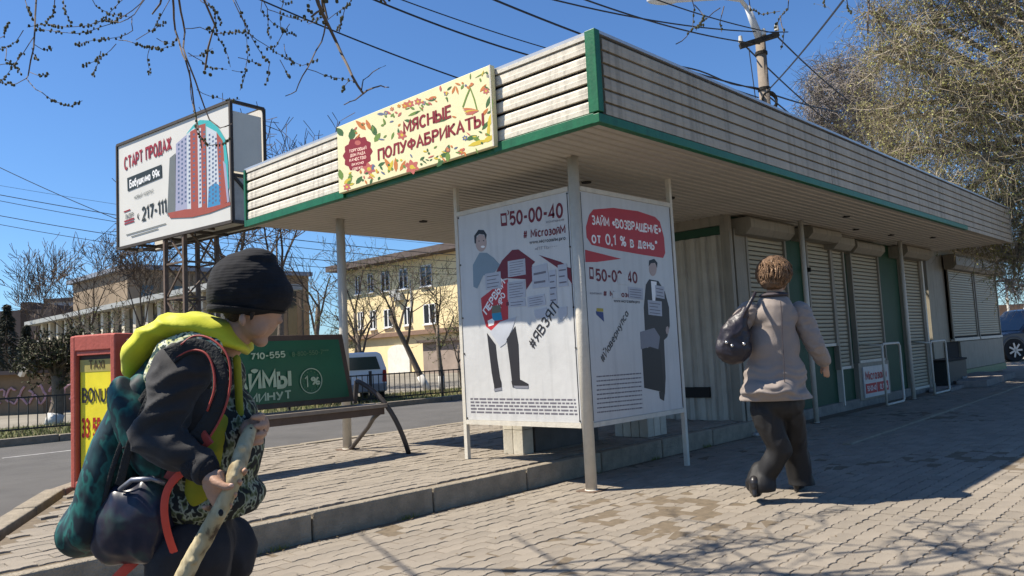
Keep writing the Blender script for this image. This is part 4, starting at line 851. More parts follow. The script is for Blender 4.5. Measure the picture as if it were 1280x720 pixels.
def window(th, x, y, z0, z1, w, mull=1, name='window'):
    """reveal, glass and frame set into a wall that faces -x"""
    wd = MB().box(x-.02, x+.03, y-w/2, y+w/2, z0, z1).build(name, m_glass, th, loc=(x, y, z0))
    t = .07
    fm = MB()
    for a in (y-w/2, y+w/2-t): fm.box(x-.06, x-.018, a, a+t, z0, z1)
    fm.box(x-.06, x-.018, y-w/2, y+w/2, z0, z0+t); fm.box(x-.06, x-.018, y-w/2, y+w/2, z1-t, z1)
    fm2 = MB(); 
    if mull: fm2.box(x-.063, x-.019, y-.06, y+.06, z0, z1)
    fm.V += []; o = fm.build('frame', m_frame, wd); 
    if mull: fm2.build('mullion', m_frame, wd)
    MB().box(x-.16, x+.0, y-w/2-.08, y+w/2+.08, z0-.09, z0-.01).build('sill', m_frame, wd)
    return wd
def opening(th, x, y, z0, z1, w):
    MB().box(x-.004, x+.01, y-w/2-.10, y+w/2+.10, z0-.05, z1+.10).build('surround', M('reveal_shade', (.50, .40, .24), .9), th)
W5 = lambda u: 420+u/3.6
for ztop, zbot in ((7.05, 5.15), (4.55, 2.75+.75)):
    pass
rows = [[(87, 112, 90, 172), (143, 170, 80, 164), (203, 243, 70, 158), (285, 325, 58, 148), (380, 435, 40, 136)],
        [(93, 118, 252, 330), (148, 176, 245, 330), (210, 250, 240, 322), (300, 333, 230, 312), (388, 445, 216, 306)]]
for r_ in rows:
    for (u0, u1, v0, v1) in r_:
        a = f(W5((u0+u1)/2), 320+v0/3.6); b = f(W5((u0+u1)/2), 320+v1/3.6); yl = f(W5(u0), 350)[1]; yr_ = f(W5(u1), 350)[1]
        window(yb, XB_, (yl+yr_)/2, b[2], a[2], abs(yl-yr_)*.95)
yy = 29.
while yy > 19:
    for z0_, z1_ in ((5.1, 6.9), (3.5-.0, 4.9)): window(yb, XB_, yy, z0_, z1_, 1.7)
    yy -= 4.2
a = f(513, 343); s = MB(); s.box(XB_-.08, XB_, a[1]-.06, a[1]+.06, 4.0, 7.3); s.build('downpipe', M('pipe_gray', (.3, .3, .3), .5), yb)
for px, py in ((495, 367), (501, 371)): a = f(px, py); MB().box(XB_-.4, XB_, a[1]-.4, a[1]+.4, a[2]-.3, a[2]+.3).build('air_conditioner', M('ac_gray', (.4, .4, .38), .6), yb, bevel=.02)
# arched white gate and low annex
s = MB(); ga, gb = f(487, 470), f(514, 470); n = 10; P = [(XB_-.12, ga[1], 0), (XB_-.12, gb[1], 0)]
for i in range(n+1): t = math.pi*i/n; P.append((XB_-.12, (ga[1]+gb[1])/2+(gb[1]-ga[1])/2*math.cos(t), 1.7+.55*math.sin(t)))
s.prism(P, (.10, 0, 0)); s.build('gate', M('gate_white', (.72, .70, .64), .7, .1, 3), yb)
an = thing('annex', 'low brown rendered annex with a flat roof beside the yellow building', 'annex', (31, 24, 0))
s = MB(); a = onx(530, 470, 31.); s.box(31, 34.6, 14, a[1], -.2, 2.15); s.build('wall', M('annex_brown', (.30, .24, .20), .9, .2, 1), an); MB().box(30.7, 34.8, 13.8, a[1]+.3, 2.15, 2.32).build('roof', m_eave, an)

# brown block behind (its shaded side to the camera) and long pilastered building on the left
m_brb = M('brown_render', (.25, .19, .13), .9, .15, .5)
br_ = thing('building', 'long brown shaded building with tall narrow windows behind the billboard mast', 'building', (10, 60, 0))
a = ony(425, 349, 58.); b = ony(255, 340, 58.); zt3 = ony(390, 346, 58)[2]
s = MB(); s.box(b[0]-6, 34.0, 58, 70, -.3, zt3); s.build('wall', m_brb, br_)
MB().box(b[0]-6.4, 34.1, 57.4, 70.5, zt3, zt3+.35).build('roof', M('roof_blue_gray', (.20, .23, .28), .6), br_)
x = b[0]-5
while x < 33.5:
    MB().box(x, x+.9, 57.95, 58.02, 1.2, zt3-1.2).build('window', m_glass, br_); MB().box(x+1.5, x+1.75, 57.85, 58, 0, zt3-.3).build('pilaster', m_brb, br_); x += 2.5
lo = thing('building', 'long low building with pale pilasters and sloping grey eaves behind bare trees on the left', 'building', (14, 45, 0))
XL = 14.; a = onx(50, 401, XL); b = onx(250, 362, XL); zl = (a[2]+b[2])/2; print('long', a, b)
s = MB(); s.box(XL, XL+3, b[1]-3, a[1], -.3, zl-.3); s.build('wall', M('ochre_render', (.24, .19, .11), .9, .2, .6), lo)
MB().box(XL-.9, XL+4, b[1]-3.5, a[1]+.6, zl-.3, zl).build('eaves', M('eaves_gray', (.30, .31, .30), .7, .15, 1), lo)
MB().box(XL-.05, XL, b[1]-3, a[1], .8, zl-1.0).build('window_band', m_glass, lo)
y = b[1]-2.6
m_pil = M('pilaster_pale', (.58, .52, .40), .8, .1, 1)
while y < a[1]: MB().box(XL-.35, XL-.052, y-.22, y+.22, -.2, zl-.3).build('pilaster', m_pil, lo); y += 1.75
MB().box(XL-.40, XL-.354, b[1]-3, a[1], 1.9, 2.2).build('string_course', m_pil, lo)
fb = thing('building', 'flat grey block far behind the long pilastered building', 'building', tuple(at(90, 440, 95)))
p0, p1 = at(56, 378, 95), at(172, 372, 95); r0 = Vector((p1[0]-p0[0], p1[1]-p0[1], 0)); q = Vector((-r0.y, r0.x, 0)).normalized()*10
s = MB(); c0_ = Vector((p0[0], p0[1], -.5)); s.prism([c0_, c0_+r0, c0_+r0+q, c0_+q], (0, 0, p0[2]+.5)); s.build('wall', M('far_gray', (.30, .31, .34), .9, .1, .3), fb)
s = MB(); s.prism([c0_+Vector((0, 0, p0[2]+.5))-q*.03, c0_+r0+Vector((0, 0, p0[2]+.5))-q*.03, c0_+r0+q+Vector((0, 0, p0[2]+.5)), c0_+q+Vector((0, 0, p0[2]+.5))], (0, 0, .4)); s.build('parapet', m_eave, fb)
# far-left brown blocks
for (l_, r_, t_, D, lab) in ((-60, 64, 392, 70, 'dark brown far building with a low rooftop box at the left edge'),):
    th = thing('building', lab, 'building', tuple(at(10, 440, D)))
    p0, p1 = at(l_, t_, D), at(r_, t_+3, D); r0 = Vector((p1[0]-p0[0], p1[1]-p0[1], 0)); q = Vector((-r0.y, r0.x, 0)).normalized()*8; c0_ = Vector((p0[0], p0[1], -.5))
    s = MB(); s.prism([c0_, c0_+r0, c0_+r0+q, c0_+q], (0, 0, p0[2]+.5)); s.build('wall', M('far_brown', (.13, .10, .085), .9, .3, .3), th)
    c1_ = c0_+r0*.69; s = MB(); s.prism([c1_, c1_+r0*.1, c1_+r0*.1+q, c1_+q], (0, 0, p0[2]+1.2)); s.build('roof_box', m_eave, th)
    for i in range(8): 
        c2 = c0_+r0*(.08+i*.115)-q*.004; s = MB(); s.prism([c2, c2+r0*.05, c2+r0*.05+q*.01, c2+q*.01], (0, 0, 1.4)); o = s.build('window', m_glass, th); o.location.z += 3
# graffiti wall
gw = thing('shed', 'low brown shed with pinkish graffiti and a pale leaning pole on its roof', 'shed', tuple(at(20, 505, 24)))
p0, p1 = at(-70, 500, 24), at(54, 496, 24); c0_ = Vector((p0[0], p0[1], -.05)); r0 = Vector((p1[0]-p0[0], p1[1]-p0[1], 0)); q = Vector((-r0.y, r0.x, 0)).normalized()*4; zs = at(20, 466, 24)[2]
s = MB(); s.prism([c0_, c0_+r0, c0_+r0+q, c0_+q], (0, 0, zs)); s.build('wall', M('shed_brown', (.22, .15, .09), .9, .3, .8), gw)
s = MB(); s.prism([c0_+Vector((0, 0, zs))-q*.08-r0*.01, c0_+r0*1.01+Vector((0, 0, zs))-q*.08, c0_+r0*1.01+q+Vector((0, 0, zs)), c0_+q+Vector((0, 0, zs))], (0, 0, .12)); s.build('roof', m_eave, gw)
s = MB(); gm = M('graffiti_paint', (.50, .30, .32), .8, .3, 5); un = r0.normalized(); qn = -q.normalized()*.03
for k in range(7):
    u = r0.length*.56+k*.42; pts = [c0_+un*(u+.16*math.cos(t)*(1+.3*math.sin(2*t+k)))+Vector((0, 0, .62+.24*math.sin(t)+.05*math.sin(3*t+k)))+qn for t in np.linspace(k, k+5.2, 12)]
    s = MB(); s.tube(pts, .034, 5); s.build('graffiti', gm, gw)
s = MB(); s.bar(at(26, 470, 22.5), at(50, 427, 22.5), .14, .10); s.build('leaning_pole', M('pale_wood', (.55, .50, .42), .8), gw)
s = MB(); s.box(0, 0, 0, 0, 0, 0) if False else None

# ------------------------------------------------------------------ fence along the far verge
FL = ['leftmost in view, before the graffiti shed', 'second from the left edge, beside the whitewashed tree', 'just right of the green advert, behind the van', 'between the van and the leaning tree', 'nearest the left poster board']; fi = 0
m_fence = M('fence_black', (.02, .02, .022), .5, .1)
P0 = onz(0, 547, .03); P1 = onz(575, 494.5, .03); P0, P1 = Vector(tuple(P0)), Vector(tuple(P1)); u = (P1-P0).normalized(); P0 -= u*3; Ln = (P1-P0).length+8; NP_ = int(Ln/2.0)
for sct in range(NP_):
    a = P0+u*(Ln*sct/NP_); b = P0+u*(Ln*(sct+1)/NP_)
    # only stretches that the photo shows: left edge and right of the bench
    d = np.array(a+(b-a)*.5)-CO; px = 640+CF*(d@CR)/(d@CFW)
    if 120 < px < 400 or px > 640: continue
    th = thing('fence', ('low iron fence panel %s' % FL[min(fi, 4)]), 'fence', tuple(a), 'low iron fence panels on the far verge')
    fi += 1; s = MB(); s.bar(a, a+Vector((0, 0, .80)), .055, .055); s.build('fence_post', m_fence, th)
    for z in (.12, .70): s = MB(); s.bar(a+Vector((0, 0, z)), b+Vector((0, 0, z)), .03, .03); s.build('rail', m_fence, th)
    nbv = 14
    s = MB(); s.bar(Vector(a)+(b-a)/nbv*.5+Vector((0, 0, .1)), Vector(a)+(b-a)/nbv*.5+Vector((0, 0, .72)), .016, .016); o = s.build('baluster', m_fence, th, loc=a+(b-a)/nbv*.5)
    copies(o, [a+(b-a)/nbv*(i+.5) for i in range(1, nbv)])
wk = MB(); wk.prism([Vector((-6, 11.9, .03)), Vector((3, 11.35, .03)), Vector((3, 11.0, .03)), Vector((-6, 11.5, .03))][::-1], (0, 0, .08)); 
# far kerb of the street
fk = bpy.data.objects['verge']
kerb_run(fk, (-14, 11.25), (1.5, 10.86), .14, -.03, .12, 8); kerb_run(fk, (1.5, 10.84), (24, 10.50), .14, -.03, .12, 10)

# ------------------------------------------------------------------ white van behind the bench
m_van = M('van_white', (.72, .73, .74), .3, .05, 2); m_tyre = M('tyre', (.02, .02, .02), .85); m_chr = M('wheel_metal', (.45, .45, .46), .35, .1, 5, metal=.7); m_lamp = M('lamp_red', (.35, .02, .02), .3)
vn = thing('van', 'white van with a dark rear window parked behind the green bench advert', 'van', tuple(onz(455, 515)))
vb = Vector(tuple(at(444, 511, 19.5))); vb.z = 0.04
vr = Vector(tuple(CR)); vr.z = 0; vr.normalize(); vr = (vr*.94+Vector((-vr.y, vr.x, 0))*.34).normalized(); vf = Vector((-vr.y, vr.x, 0))
def V_(u, d, z): return vb+vr*u+vf*d+Vector((0, 0, z*.84))
prof = [(-.78, .30), (.78, .30), (.83, .55), (.82, .98), (.70, 1.42), (.60, 1.50), (-.60, 1.50), (-.70, 1.42), (-.82, .98), (-.83, .55)]
s = MB(); s.prism([V_(a, 0, z) for a, z in prof], vf*4.2); s.build('body', m_van, vn, bevel=.04)
s = MB(); s.prism([V_(a, -.012, z) for a, z in [(-.66, .98), (.66, .98), (.56, 1.36), (-.56, 1.36)]], vf*.02); s.build('rear_window', m_glass, vn)
for sd in (-1, 1):
    s = MB(); s.prism([V_(sd*a, -.015, z) for a, z in [(.70, .6), (.81, .6), (.80, .95), (.72, .95)][::sd]], vf*.02); s.build('tail_light', m_lamp, vn)
    s = MB(); s.prism([V_(sd*.765, .25, 1.0), V_(sd*.765, 3.2, 1.0), V_(sd*.675, 3.1, 1.38), V_(sd*.675, .3, 1.38)][::sd], vr*.06*sd); s.build('side_window', m_glass, vn)
    for d_ in (.8, 3.3):
        w_ = MB().cone(V_(sd*.68, d_, .30), V_(sd*.84, d_, .30), .30, .30, 20).build('wheel', m_tyre, vn, loc=V_(sd*.8, d_, .3)); MB().cone(V_(sd*.83, d_, .30), V_(sd*.85, d_, .30), .18, .17, 14).build('rim', m_chr, w_)
s = MB(); s.prism([V_(-.8, -.08, .32), V_(.8, -.08, .32), V_(.8, .0, .32), V_(-.8, .0, .32)], (0, 0, .2)); s.build('bumper', M('bumper_gray', (.25, .25, .26), .6), vn, bevel=.02)

# ------------------------------------------------------------------ cars at the right edge
def car(loc, fwd, paint, label, suv=True, Lc=4.4, Wc=1.8, Hc=1.7):
    f_ = Vector(fwd).normalized(); r_ = Vector((f_.y, -f_.x, 0)); o0 = Vector(loc); o0.z = 0
    th = thing('car', label, 'car', tuple(o0)); Pc = lambda x, y, z: o0+f_*x+r_*y+Vector((0, 0, z))
    h = Wc/2; bl = .95 if suv else .8
    low = [(0, .35), (.02, .62), (.12, bl-.12), (.9, bl), (Lc-.15, bl), (Lc, .75), (Lc, .38)]
    # body with wheel arches cut as dark arcs
    s = MB(); s.prism([Pc(x, -h, z) for x, z in low], r_*Wc); s.build('body', paint, th, bevel=.06)
    cab = [(1.15, bl-.02), (1.95, Hc-.05), (2.3, Hc), (Lc-.6, Hc-.02), (Lc-.2, bl-.02)]
    s = MB(); n = len(cab); A = [Pc(x, -h+.06, z) if z < 1.2 else Pc(x, -h+.18, z) for x, z in cab]; B = [Pc(x, h-.06, z) if z < 1.2 else Pc(x, h-.18, z) for x, z in cab]
    s.add(A+B, [tuple(range(n)), tuple(range(2*n-1, n-1, -1))]+[(i, n+i, n+(i+1) % n, (i+1) % n) for i in range(n)]); s.build('cabin', paint, th, bevel=.03)
    for sd in (-1, 1):
        s = MB(); q_ = [(1.35, bl+.02), (2.0, Hc-.13), (Lc-.75, Hc-.12), (Lc-.45, bl+.02)]
        P = [Pc(x, sd*(h-.055-(z-bl)*.12/(Hc-bl)), z) for x, z in q_]; s.prism(P if sd > 0 else P[::-1], r_*sd*.02); s.build('side_window', m_glass, th)
        s = MB(); s.prism([Pc(.0, sd*(h-.08), .62), Pc(.0, sd*(h-.42), .62), Pc(.0, sd*(h-.42), .80), Pc(.06, sd*(h-.08), .80)], -f_*.03); s.build('headlight', M('lamp_clear', (.6, .62, .62), .15), th)
        for x in (.85, Lc-.85):
            c = Pc(x, sd*(h-.20), .37); w_ = MB().cone(c, c+r_*sd*.22, .37, .37, 24).build('wheel', m_tyre, th, loc=c)
            MB().cone(c+r_*sd*.215, c+r_*sd*.23, .25, .24, 20).build('rim', m_gap, w_)
            for k in range(7):
                a = 2*math.pi*k/7; s = MB(); s.bar(c+r_*sd*.235, c+r_*sd*.235+(f_*math.cos(a)+Vector((0, 0, 1))*math.sin(a))*.235, .055, .02, up=tuple(r_)); s.build('spoke', m_chr, w_)
            pts = [c+r_*sd*.16+(f_*math.cos(a)+Vector((0, 0, 1))*math.sin(a))*.44 for a in np.linspace(.05, math.pi-.05, 12)]; s = MB(); s.tube(pts, .055, 6); s.build('wheel_arch', paint, th, smooth=True)
        s = MB(); s.ball(Pc(1.45, sd*(h+.08), bl+.12), (.10, .08, .08), n=10); s.build('mirror', paint, th, smooth=True)
    s = MB(); s.prism([Pc(1.22, -h+.16, bl+.03), Pc(1.22, h-.16, bl+.03), Pc(1.92, h-.26, Hc-.12), Pc(1.92, -h+.26, Hc-.12)], (-.02, 0, .02)); s.build('windscreen', m_glass, th)
    s = MB(); s.box(0, 0, 0, 0, 0, 0)
    s = MB(); s.prism([Pc(-.03, -.26, .42), Pc(-.03, .26, .42), Pc(-.03, .26, .54), Pc(-.03, -.26, .54)], -f_*.01); s.build('number_plate', m_white, th)
    s = MB(); s.prism([Pc(-.02, -h+.1, .3), Pc(-.02, h-.1, .3), Pc(.2, h-.02, .3), Pc(.2, -h+.02, .3)], (0, 0, .18)); s.build('bumper', paint, th, bevel=.03)
    return th
m_suv = M('suv_dark', (.05, .06, .075), .25, .1, 2, spec=.6, metal=.3)
cw = onz(1267, 452)  # near front wheel contact
fb_ = Vector((.78, -.63, 0)).normalized(); rs2 = Vector((fb_.y, -fb_.x, 0))   # from nose to tail; the side turned to the camera
car(Vector(tuple(cw))-fb_*.85-rs2*.8, fb_, m_suv, 'dark grey off-road car parked behind the far kiosk at the right edge')
car(Vector(tuple(at(1263, 440, 33)))-rs2*.5, fb_, M('car_white', (.55, .55, .55), .3), 'white car parked beyond the dark off-road car', Hc=2.1)
bw = thing('wall', 'low orange brick wall far beyond the parked cars', 'wall', tuple(at(1260, 395, 60)))
p0, p1 = at(1215, 383, 60), at(1330, 380, 60); c0_ = Vector((p0[0], p0[1], -.2)); r0 = Vector((p1[0]-p0[0], p1[1]-p0[1], 0)); q = Vector((-r0.y, r0.x, 0)).normalized()*.5
s = MB(); s.prism([c0_, c0_+r0, c0_+r0+q, c0_+q], (0, 0, p0[2]+.2)); s.build('wall_body', M('far_brick', (.36, .20, .11), .9, .2, 2), bw)
lp = thing('lamp_post', 'thin pale lamp post beyond the far kiosk', 'lamp post', tuple(at(1259, 440, 35)))
s = MB(); a = at(1257, 352, 35); b = Vector((a[0], a[1], 0)); s.cone(b, a, .07, .05, 8); s.build('pole', M('pole_pale', (.5, .47, .4), .7), lp); s = MB(); s.bar(a-CR*.5, a+CR*.5+np.array([0, 0, .1]), .12, .1); s.build('lamp_head', m_gap, lp)

# ------------------------------------------------------------------ utility pole, lamp arm and wires
DP_ = 16.
up_ = thing('utility_pole', 'concrete utility pole with crossarm, street lamp arm and cable coil behind the kiosk roof', 'utility pole', tuple(at(952, 440, DP_)*np.array([1, 1, 0])))
m_conc = M('pole_concrete', (.20, .165, .13), .9, .15, 6, .3, 40)
pb_ = at(957, 135, DP_); pt_ = at(941, 42, DP_); ptop = Vector(tuple(pt_)); pbase = Vector((pb_[0], pb_[1], 0)); 
ptop = Vector((pbase.x, pbase.y, pt_[2])); 
s = MB(); s.cone(pbase, ptop, .125, .10, 16); s.build('pole', m_conc, up_, smooth=True)
for z in (.35, 1.1, 1.55): s = MB(); c = ptop-Vector((0, 0, z)); s.cone(c, c-Vector((0, 0, .06)), .125, .125, 14); s.build('band', m_gap, up_)
s = MB(); s.cone(ptop-Vector((0, 0, .1)), Vector(tuple(at(934, 8, DP_))), .085, .06, 10); s.build('arm_tube', M('galvanised', (.5, .5, .49), .5), up_, smooth=True)
pts = [Vector(tuple(at(*q, DP_-d))) for q, d in (((934, 10), 0), ((926, 0), .1), ((905, -3), .4), ((870, -1), .9), ((838, 1), 1.3))]
s = MB(); s.tube(pts, .045, 8); s.build('lamp_arm', M('galvanised', ()), up_, smooth=True)
s = MB(); s.ball(at(828, 1, DP_-1.4), (.30, .12, .07), n=12, ax=(Vector(tuple(CR)), Vector(tuple(CFW)), Vector(tuple(CU)))); s.build('lamp_head', M('galvanised', ()), up_, smooth=True)
s = MB(); s.bar(at(925, 58, DP_-.2), at(973, 43, DP_-.2), .11, .09); s.build('crossarm', m_gap, up_)
for px, py in ((926, 53), (971, 38), (955, 44)): s = MB(); c = at(px, py, DP_-.2); s.cone(c, c+np.array([0, 0, .13]), .05, .035, 8); s.build('insulator', m_white, up_)
pts = [Vector(tuple(at(962+9*math.cos(t), 124+11*math.sin(t)+t*.3, DP_-.35+.03*t))) for t in np.linspace(0, 20, 60)]
s = MB(); s.tube(pts, .022, 5); s.build('cable_coil', m_gap, up_)
m_wire = M('wire_black', (.015, .016, .02), .6)
def wire(a, b, Da, Db, sag=0., r=.013, label='thin black cable', n=18, wob=0.):
    A, B = at(*a, Da), at(*b, Db); pts = []
    for i in range(n+1):
        t = i/n; p = A+(B-A)*t; p = p-np.array([0, 0, 4*sag*t*(1-t)])+np.array([0, 0, wob*math.sin(t*14)]); pts.append(p)
    s = MB(); s.tube(pts, r, 4); tag(s.build('overhead_wire', m_wire, None, loc=A), label, 'wire', 'overhead wires')
P_ = (948, 112); PT_ = (950, 55)
wl_ = [((-40, 190), (300, 330), 26, 26, .2, .014, 'thin wire falling steeply behind the billboard at the left'), ((-40, 236), (620, 322), 30, 32, .35, .016, 'topmost of the street wires passing behind the billboard foot'), ((-40, 243), (620, 330), 30, 32, .4, .013, 'second street wire passing behind the billboard foot'),
  ((-40, 262), (620, 338), 31, 33, .45, .016, 'third street wire passing behind the billboard foot'), ((-40, 273), (620, 344), 31, 33, .5, .013, 'lowest street wire passing behind the billboard foot'), ((-40, 225), (620, 312), 40, 40, .3, .010, 'faint far wire above the street wires'),
  ((270, -25), (640, 120), 11, 13, .08, .012, 'single wire crossing the sky above the fascia sign'), ((440, -12), (770, 95), 12, 16, .15, .016, 'thick twin cable running down to the kiosk corner'), ((450, -20), (790, 88), 12, 16, .1, .010, 'thin cable beside the thick twin cable'),
  ((590, -12), P_, 11, DP_, .12, .016, 'thick cable from top centre down to the pole'), ((610, -22), (985, 40), 11, DP_+1, .2, .013, 'cable crossing above the thick pole cable'), ((700, -12), PT_, 11, DP_, .12, .013, 'cable from upper centre to the crossarm'),
  ((745, -30), (972, 42), 12, DP_, .1, .011, 'thin cable to the far end of the crossarm'), ((740, 42), P_, 11, DP_, .05, .014, 'wavy cable just above the long fascia'), ((740, 47), (948, 122), 10.5, DP_, .02, .013, 'straight cable skimming the long fascia edge'),
  ((1065, -14), (955, 118), 9, DP_, .05, .013, 'steep cable rising from the pole to the upper right'), (P_, (1130, 140), DP_, 30, .3, .018, 'cable from the pole into the right tree'), ((958, 118), (1120, 230), DP_, 28, .2, .016, 'cable from the pole down behind the kiosk roof'), ((970, 44), (1100, 150), DP_, 28, .2, .016, 'cable from the crossarm falling to the right'), ((930, 56), (1090, 190), DP_, 28, .2, .016, 'lower cable from the crossarm falling to the right'),
  ((936, 60), (945, 128), DP_-.1, DP_-.1, 0, .010, 'thin wire hanging beside the pole shaft')]
for i, q in enumerate(wl_): wire(*q, wob=.03 if i == 13 else 0)
# ------------------------------------------------------------------ trees
m_bark = M('bark_gray', (.16, .125, .095), .95, .3, 12, .6, 60); m_twig = M('twig_brown', (.085, .062, .045), .9, .3, 10)
m_lime = M('whitewash', (.58, .56, .52), .9, .15, 8); m_bud = M('bud_dark', (.050, .052, .018), .8, .3, 30); m_budg = M('bud_green', (.13, .15, .03), .7, .3, 20)
m_twigp = M('twig_pale', (.26, .225, .17), .9, .25, 8)
def rv(): 
    v = rng.normal(size=3); return v/np.linalg.norm(v)
def grow(mb, p, d, L_, r, depth, spread, droop=0., tips=None, segs=4, n=5, up=.0, kids=(2, 4), ratio=.72, minr=.003):
    """a bending limb that forks; tips collects the ends of the finest twigs"""
    pts = [p.copy()]; rad = [r]; q = p.copy(); dd = d/np.linalg.norm(d)
    for i in range(segs):
        dd = dd+rv()*.16+np.array([0, 0, up-droop]); dd /= np.linalg.norm(dd); q = q+dd*L_/segs; pts.append(q.copy()); rad.append(max(minr, r*(1-.5*(i+1)/segs)))
        if tips is not None and depth <= 1: tips.append((q.copy(), dd.copy(), depth))
    mb.tube(pts, rad, n if r > .03 else 3, 0, caps=False)
    if depth > 0:
        for k in range(int(rng.integers(kids[0], kids[1]+1))+(1 if depth > 2 else 0)):
            i = int(rng.integers(max(1, segs//2), segs+1)); x = rv(); x -= dd*(x@dd); x /= np.linalg.norm(x)
            nd = dd*(1-spread*.5)+x*spread*rng.uniform(.6, 1.25)
            grow(mb, pts[i], nd, L_*ratio*rng.uniform(.75, 1.15), rad[i]*.62, depth-1, spread, droop, tips, max(2, segs-1), n, up, kids, ratio, minr)
def tree(loc, h, lean, label, seed, depth=4, r=.14, spread=.75, droop=0., up=.05, white=0., cat='tree', group=None, name='tree', buds=0, budm=None, mat=None, L0=None, forks=4, minr=.006, budr=.02):
    global rng
    rng = np.random.default_rng(seed); loc = np.array([loc[0], loc[1], loc[2] if len(loc) > 2 else 0.])
    th = thing(name, label, cat, tuple(loc), group); tr = MB(); pts = []; rad = []
    top = loc+np.array([lean[0], lean[1], h*.42])
    for i in range(6): t = i/5; pts.append(loc+(top-loc)*t+np.array([math.sin(t*5+seed)*.05, math.cos(t*4+seed)*.05, 0])); rad.append(r*(1-.45*t))
    tr.tube(pts, rad, 10, 0); t_ = tr.build('trunk', m_bark, th, smooth=True)
    if white: s = MB(); s.tube([p for p in (pts[0], pts[0]+(pts[1]-pts[0])*min(1, white/(h*.084)))], [rad[0]*1.06, rad[0]*1.03], 10); s.build('whitewash', m_lime, t_, smooth=True)
    cr = MB(); tips = []
    for k in range(forks):
        a = 2*math.pi*k/forks+rng.uniform(-.4, .4); s_ = rng.uniform(.4, .9)*spread; d = np.array([math.cos(a)*s_, math.sin(a)*s_, 1.])
        i = int(rng.integers(3, 6)); grow(cr, pts[i], d, (L0 or h*.26), rad[i]*.62, depth, spread, droop, tips, 4, 5, up, minr=minr)
    c_ = cr.build('crown', mat or m_twig, th); c_['kind'] = 'stuff'
    if buds:
        b = MB()
        for p, d, dp in tips:
            for j in range(buds): q = p+rv()*rng.uniform(0, .12)*h*.12; x = rv(); y = np.cross(x, rv()); y /= np.linalg.norm(y)+1e-6; w_ = budr*rng.uniform(.6, 1.4); b.add([q-x*w_, q+y*w_*.6, q+x*w_, q-y*w_*.6], [(0, 1, 2, 3)])
        o = b.build('foliage', budm or m_budg, th); o['kind'] = 'stuff'
    return th
# trees and shrubs across the street, seen under the canopy
G_ = 'spring trees across the street'
def ground_at(px, D): p = at(px, 470, D); return (p[0], p[1], 0.)
tree(ground_at(462, 24), 4.6, (-.3, .2), 'small bare tree with whitewashed foot right behind the white van', 3, 3, .10, .8, white=.9, group=G_, buds=3, minr=.005)
tree(ground_at(536, 26), 6.0, (-.9, .8), 'leaning bare tree with whitewashed foot in front of the yellow building', 5, 3, .12, .8, white=1.0, group=G_, buds=2, minr=.006)
tree(ground_at(550, 27), 5.2, (.1, .1), 'upright bare tree beside the leaning whitewashed tree', 8, 3, .10, .8, group=G_, buds=2, white=.9, minr=.006)
tree(ground_at(445, 30), 7.0, (.2, .2), 'thin twiggy tree behind the rear canopy post', 12, 3, .11, .8, group=G_, buds=3, minr=.006)
tree(ground_at(395, 34), 8.5, (.2, .0), 'bare grey tree before the brown building left of the rear canopy post', 14, 3, .14, .8, group=G_, buds=1, minr=.010)
tree(ground_at(352, 32), 12.0, (.1, .0), 'tall bare tree rising behind the boy\'s knitted hat', 16, 4, .16, .7, up=.08, group=G_, minr=.014)
tree(ground_at(300, 30), 11.0, (-.3, .3), 'spreading bare tree just right of the lattice mast', 18, 4, .18, .9, up=.03, group=G_, minr=.014)
tree(ground_at(575, 25), 3.4, (0, 0), 'low twiggy shrub at the edge of the left poster board', 21, 3, .05, 1., group=G_, buds=3, cat='shrub', name='shrub', minr=.005)
tree(ground_at(425, 27), 3.2, (0, 0), 'greening shrub behind the green advert panel', 23, 3, .05, 1., group=G_, buds=5, cat='shrub', name='shrub', minr=.005)
# left side
tree(ground_at(68, 17.5), 3.0, (.1, .1), 'stocky pruned tree with white painted foot left of the red advert box', 31, 4, .17, .9, white=.75, group=G_, buds=3, budm=m_bud, minr=.010, L0=.6, forks=6, budr=.032)
tree(ground_at(105, 30), 6.6, (.2, .0), 'bare tree reaching above the long pilastered roof', 33, 4, .10, .6, up=.12, group=G_, minr=.010)
tree(ground_at(170, 30), 6.4, (.2, .0), 'second bare tree above the roof, nearer the mast', 35, 4, .10, .6, up=.12, group=G_, minr=.010)
tree(ground_at(130, 25), 4.0, (.2, .0), 'dense bare bush in front of the pilasters', 37, 3, .06, .9, group=G_, minr=.008, cat='shrub', name='shrub', buds=3)
tree(ground_at(210, 24), 4.4, (.2, .0), 'tangled bare bush at the foot of the lattice mast', 38, 3, .06, .9, group=G_, minr=.008, cat='shrub', name='shrub', buds=3)
tree(ground_at(45, 60), 11.0, (.0, .0), 'far bare tree poking above the dark brown building', 39, 4, .10, .5, up=.12, group=G_, minr=.02)
# conifers at the left edge
m_conif = M('conifer_needles', (.035, .038, .024), .9, .4, 6)
def conifer(loc, h, label, seed):
    global rng; rng = np.random.default_rng(seed); th = thing('conifer_tree', label, 'tree', loc, 'dark conifers at the left edge'); loc = np.array(loc)
    MB().cone(loc, loc+np.array([0, 0, h]), .13, .03, 8).build('trunk', m_bark, th); b = MB()
    for i in range(2600):
        t = rng.uniform(.08, 1)**.8; z = h*t; rr_ = (1-t)*h*.30+.12; lay_ = abs(math.sin(z*4.2)); a = rng.uniform(0, 6.28); rad = rr_*rng.uniform(.25, 1)*(0.65+.35*lay_)
        q = loc+np.array([math.cos(a)*rad, math.sin(a)*rad, z-rad*.25]); x = np.array([math.cos(a), math.sin(a), -.35+rng.normal()*.3])*rng.uniform(.12, .28); y = np.cross(x, rv())*.5
        b.add([q-x*.5, q+y*.35, q+x*.6, q-y*.35], [(0, 1, 2, 3)])
    o = b.build('crown', m_conif, th); o['kind'] = 'stuff'
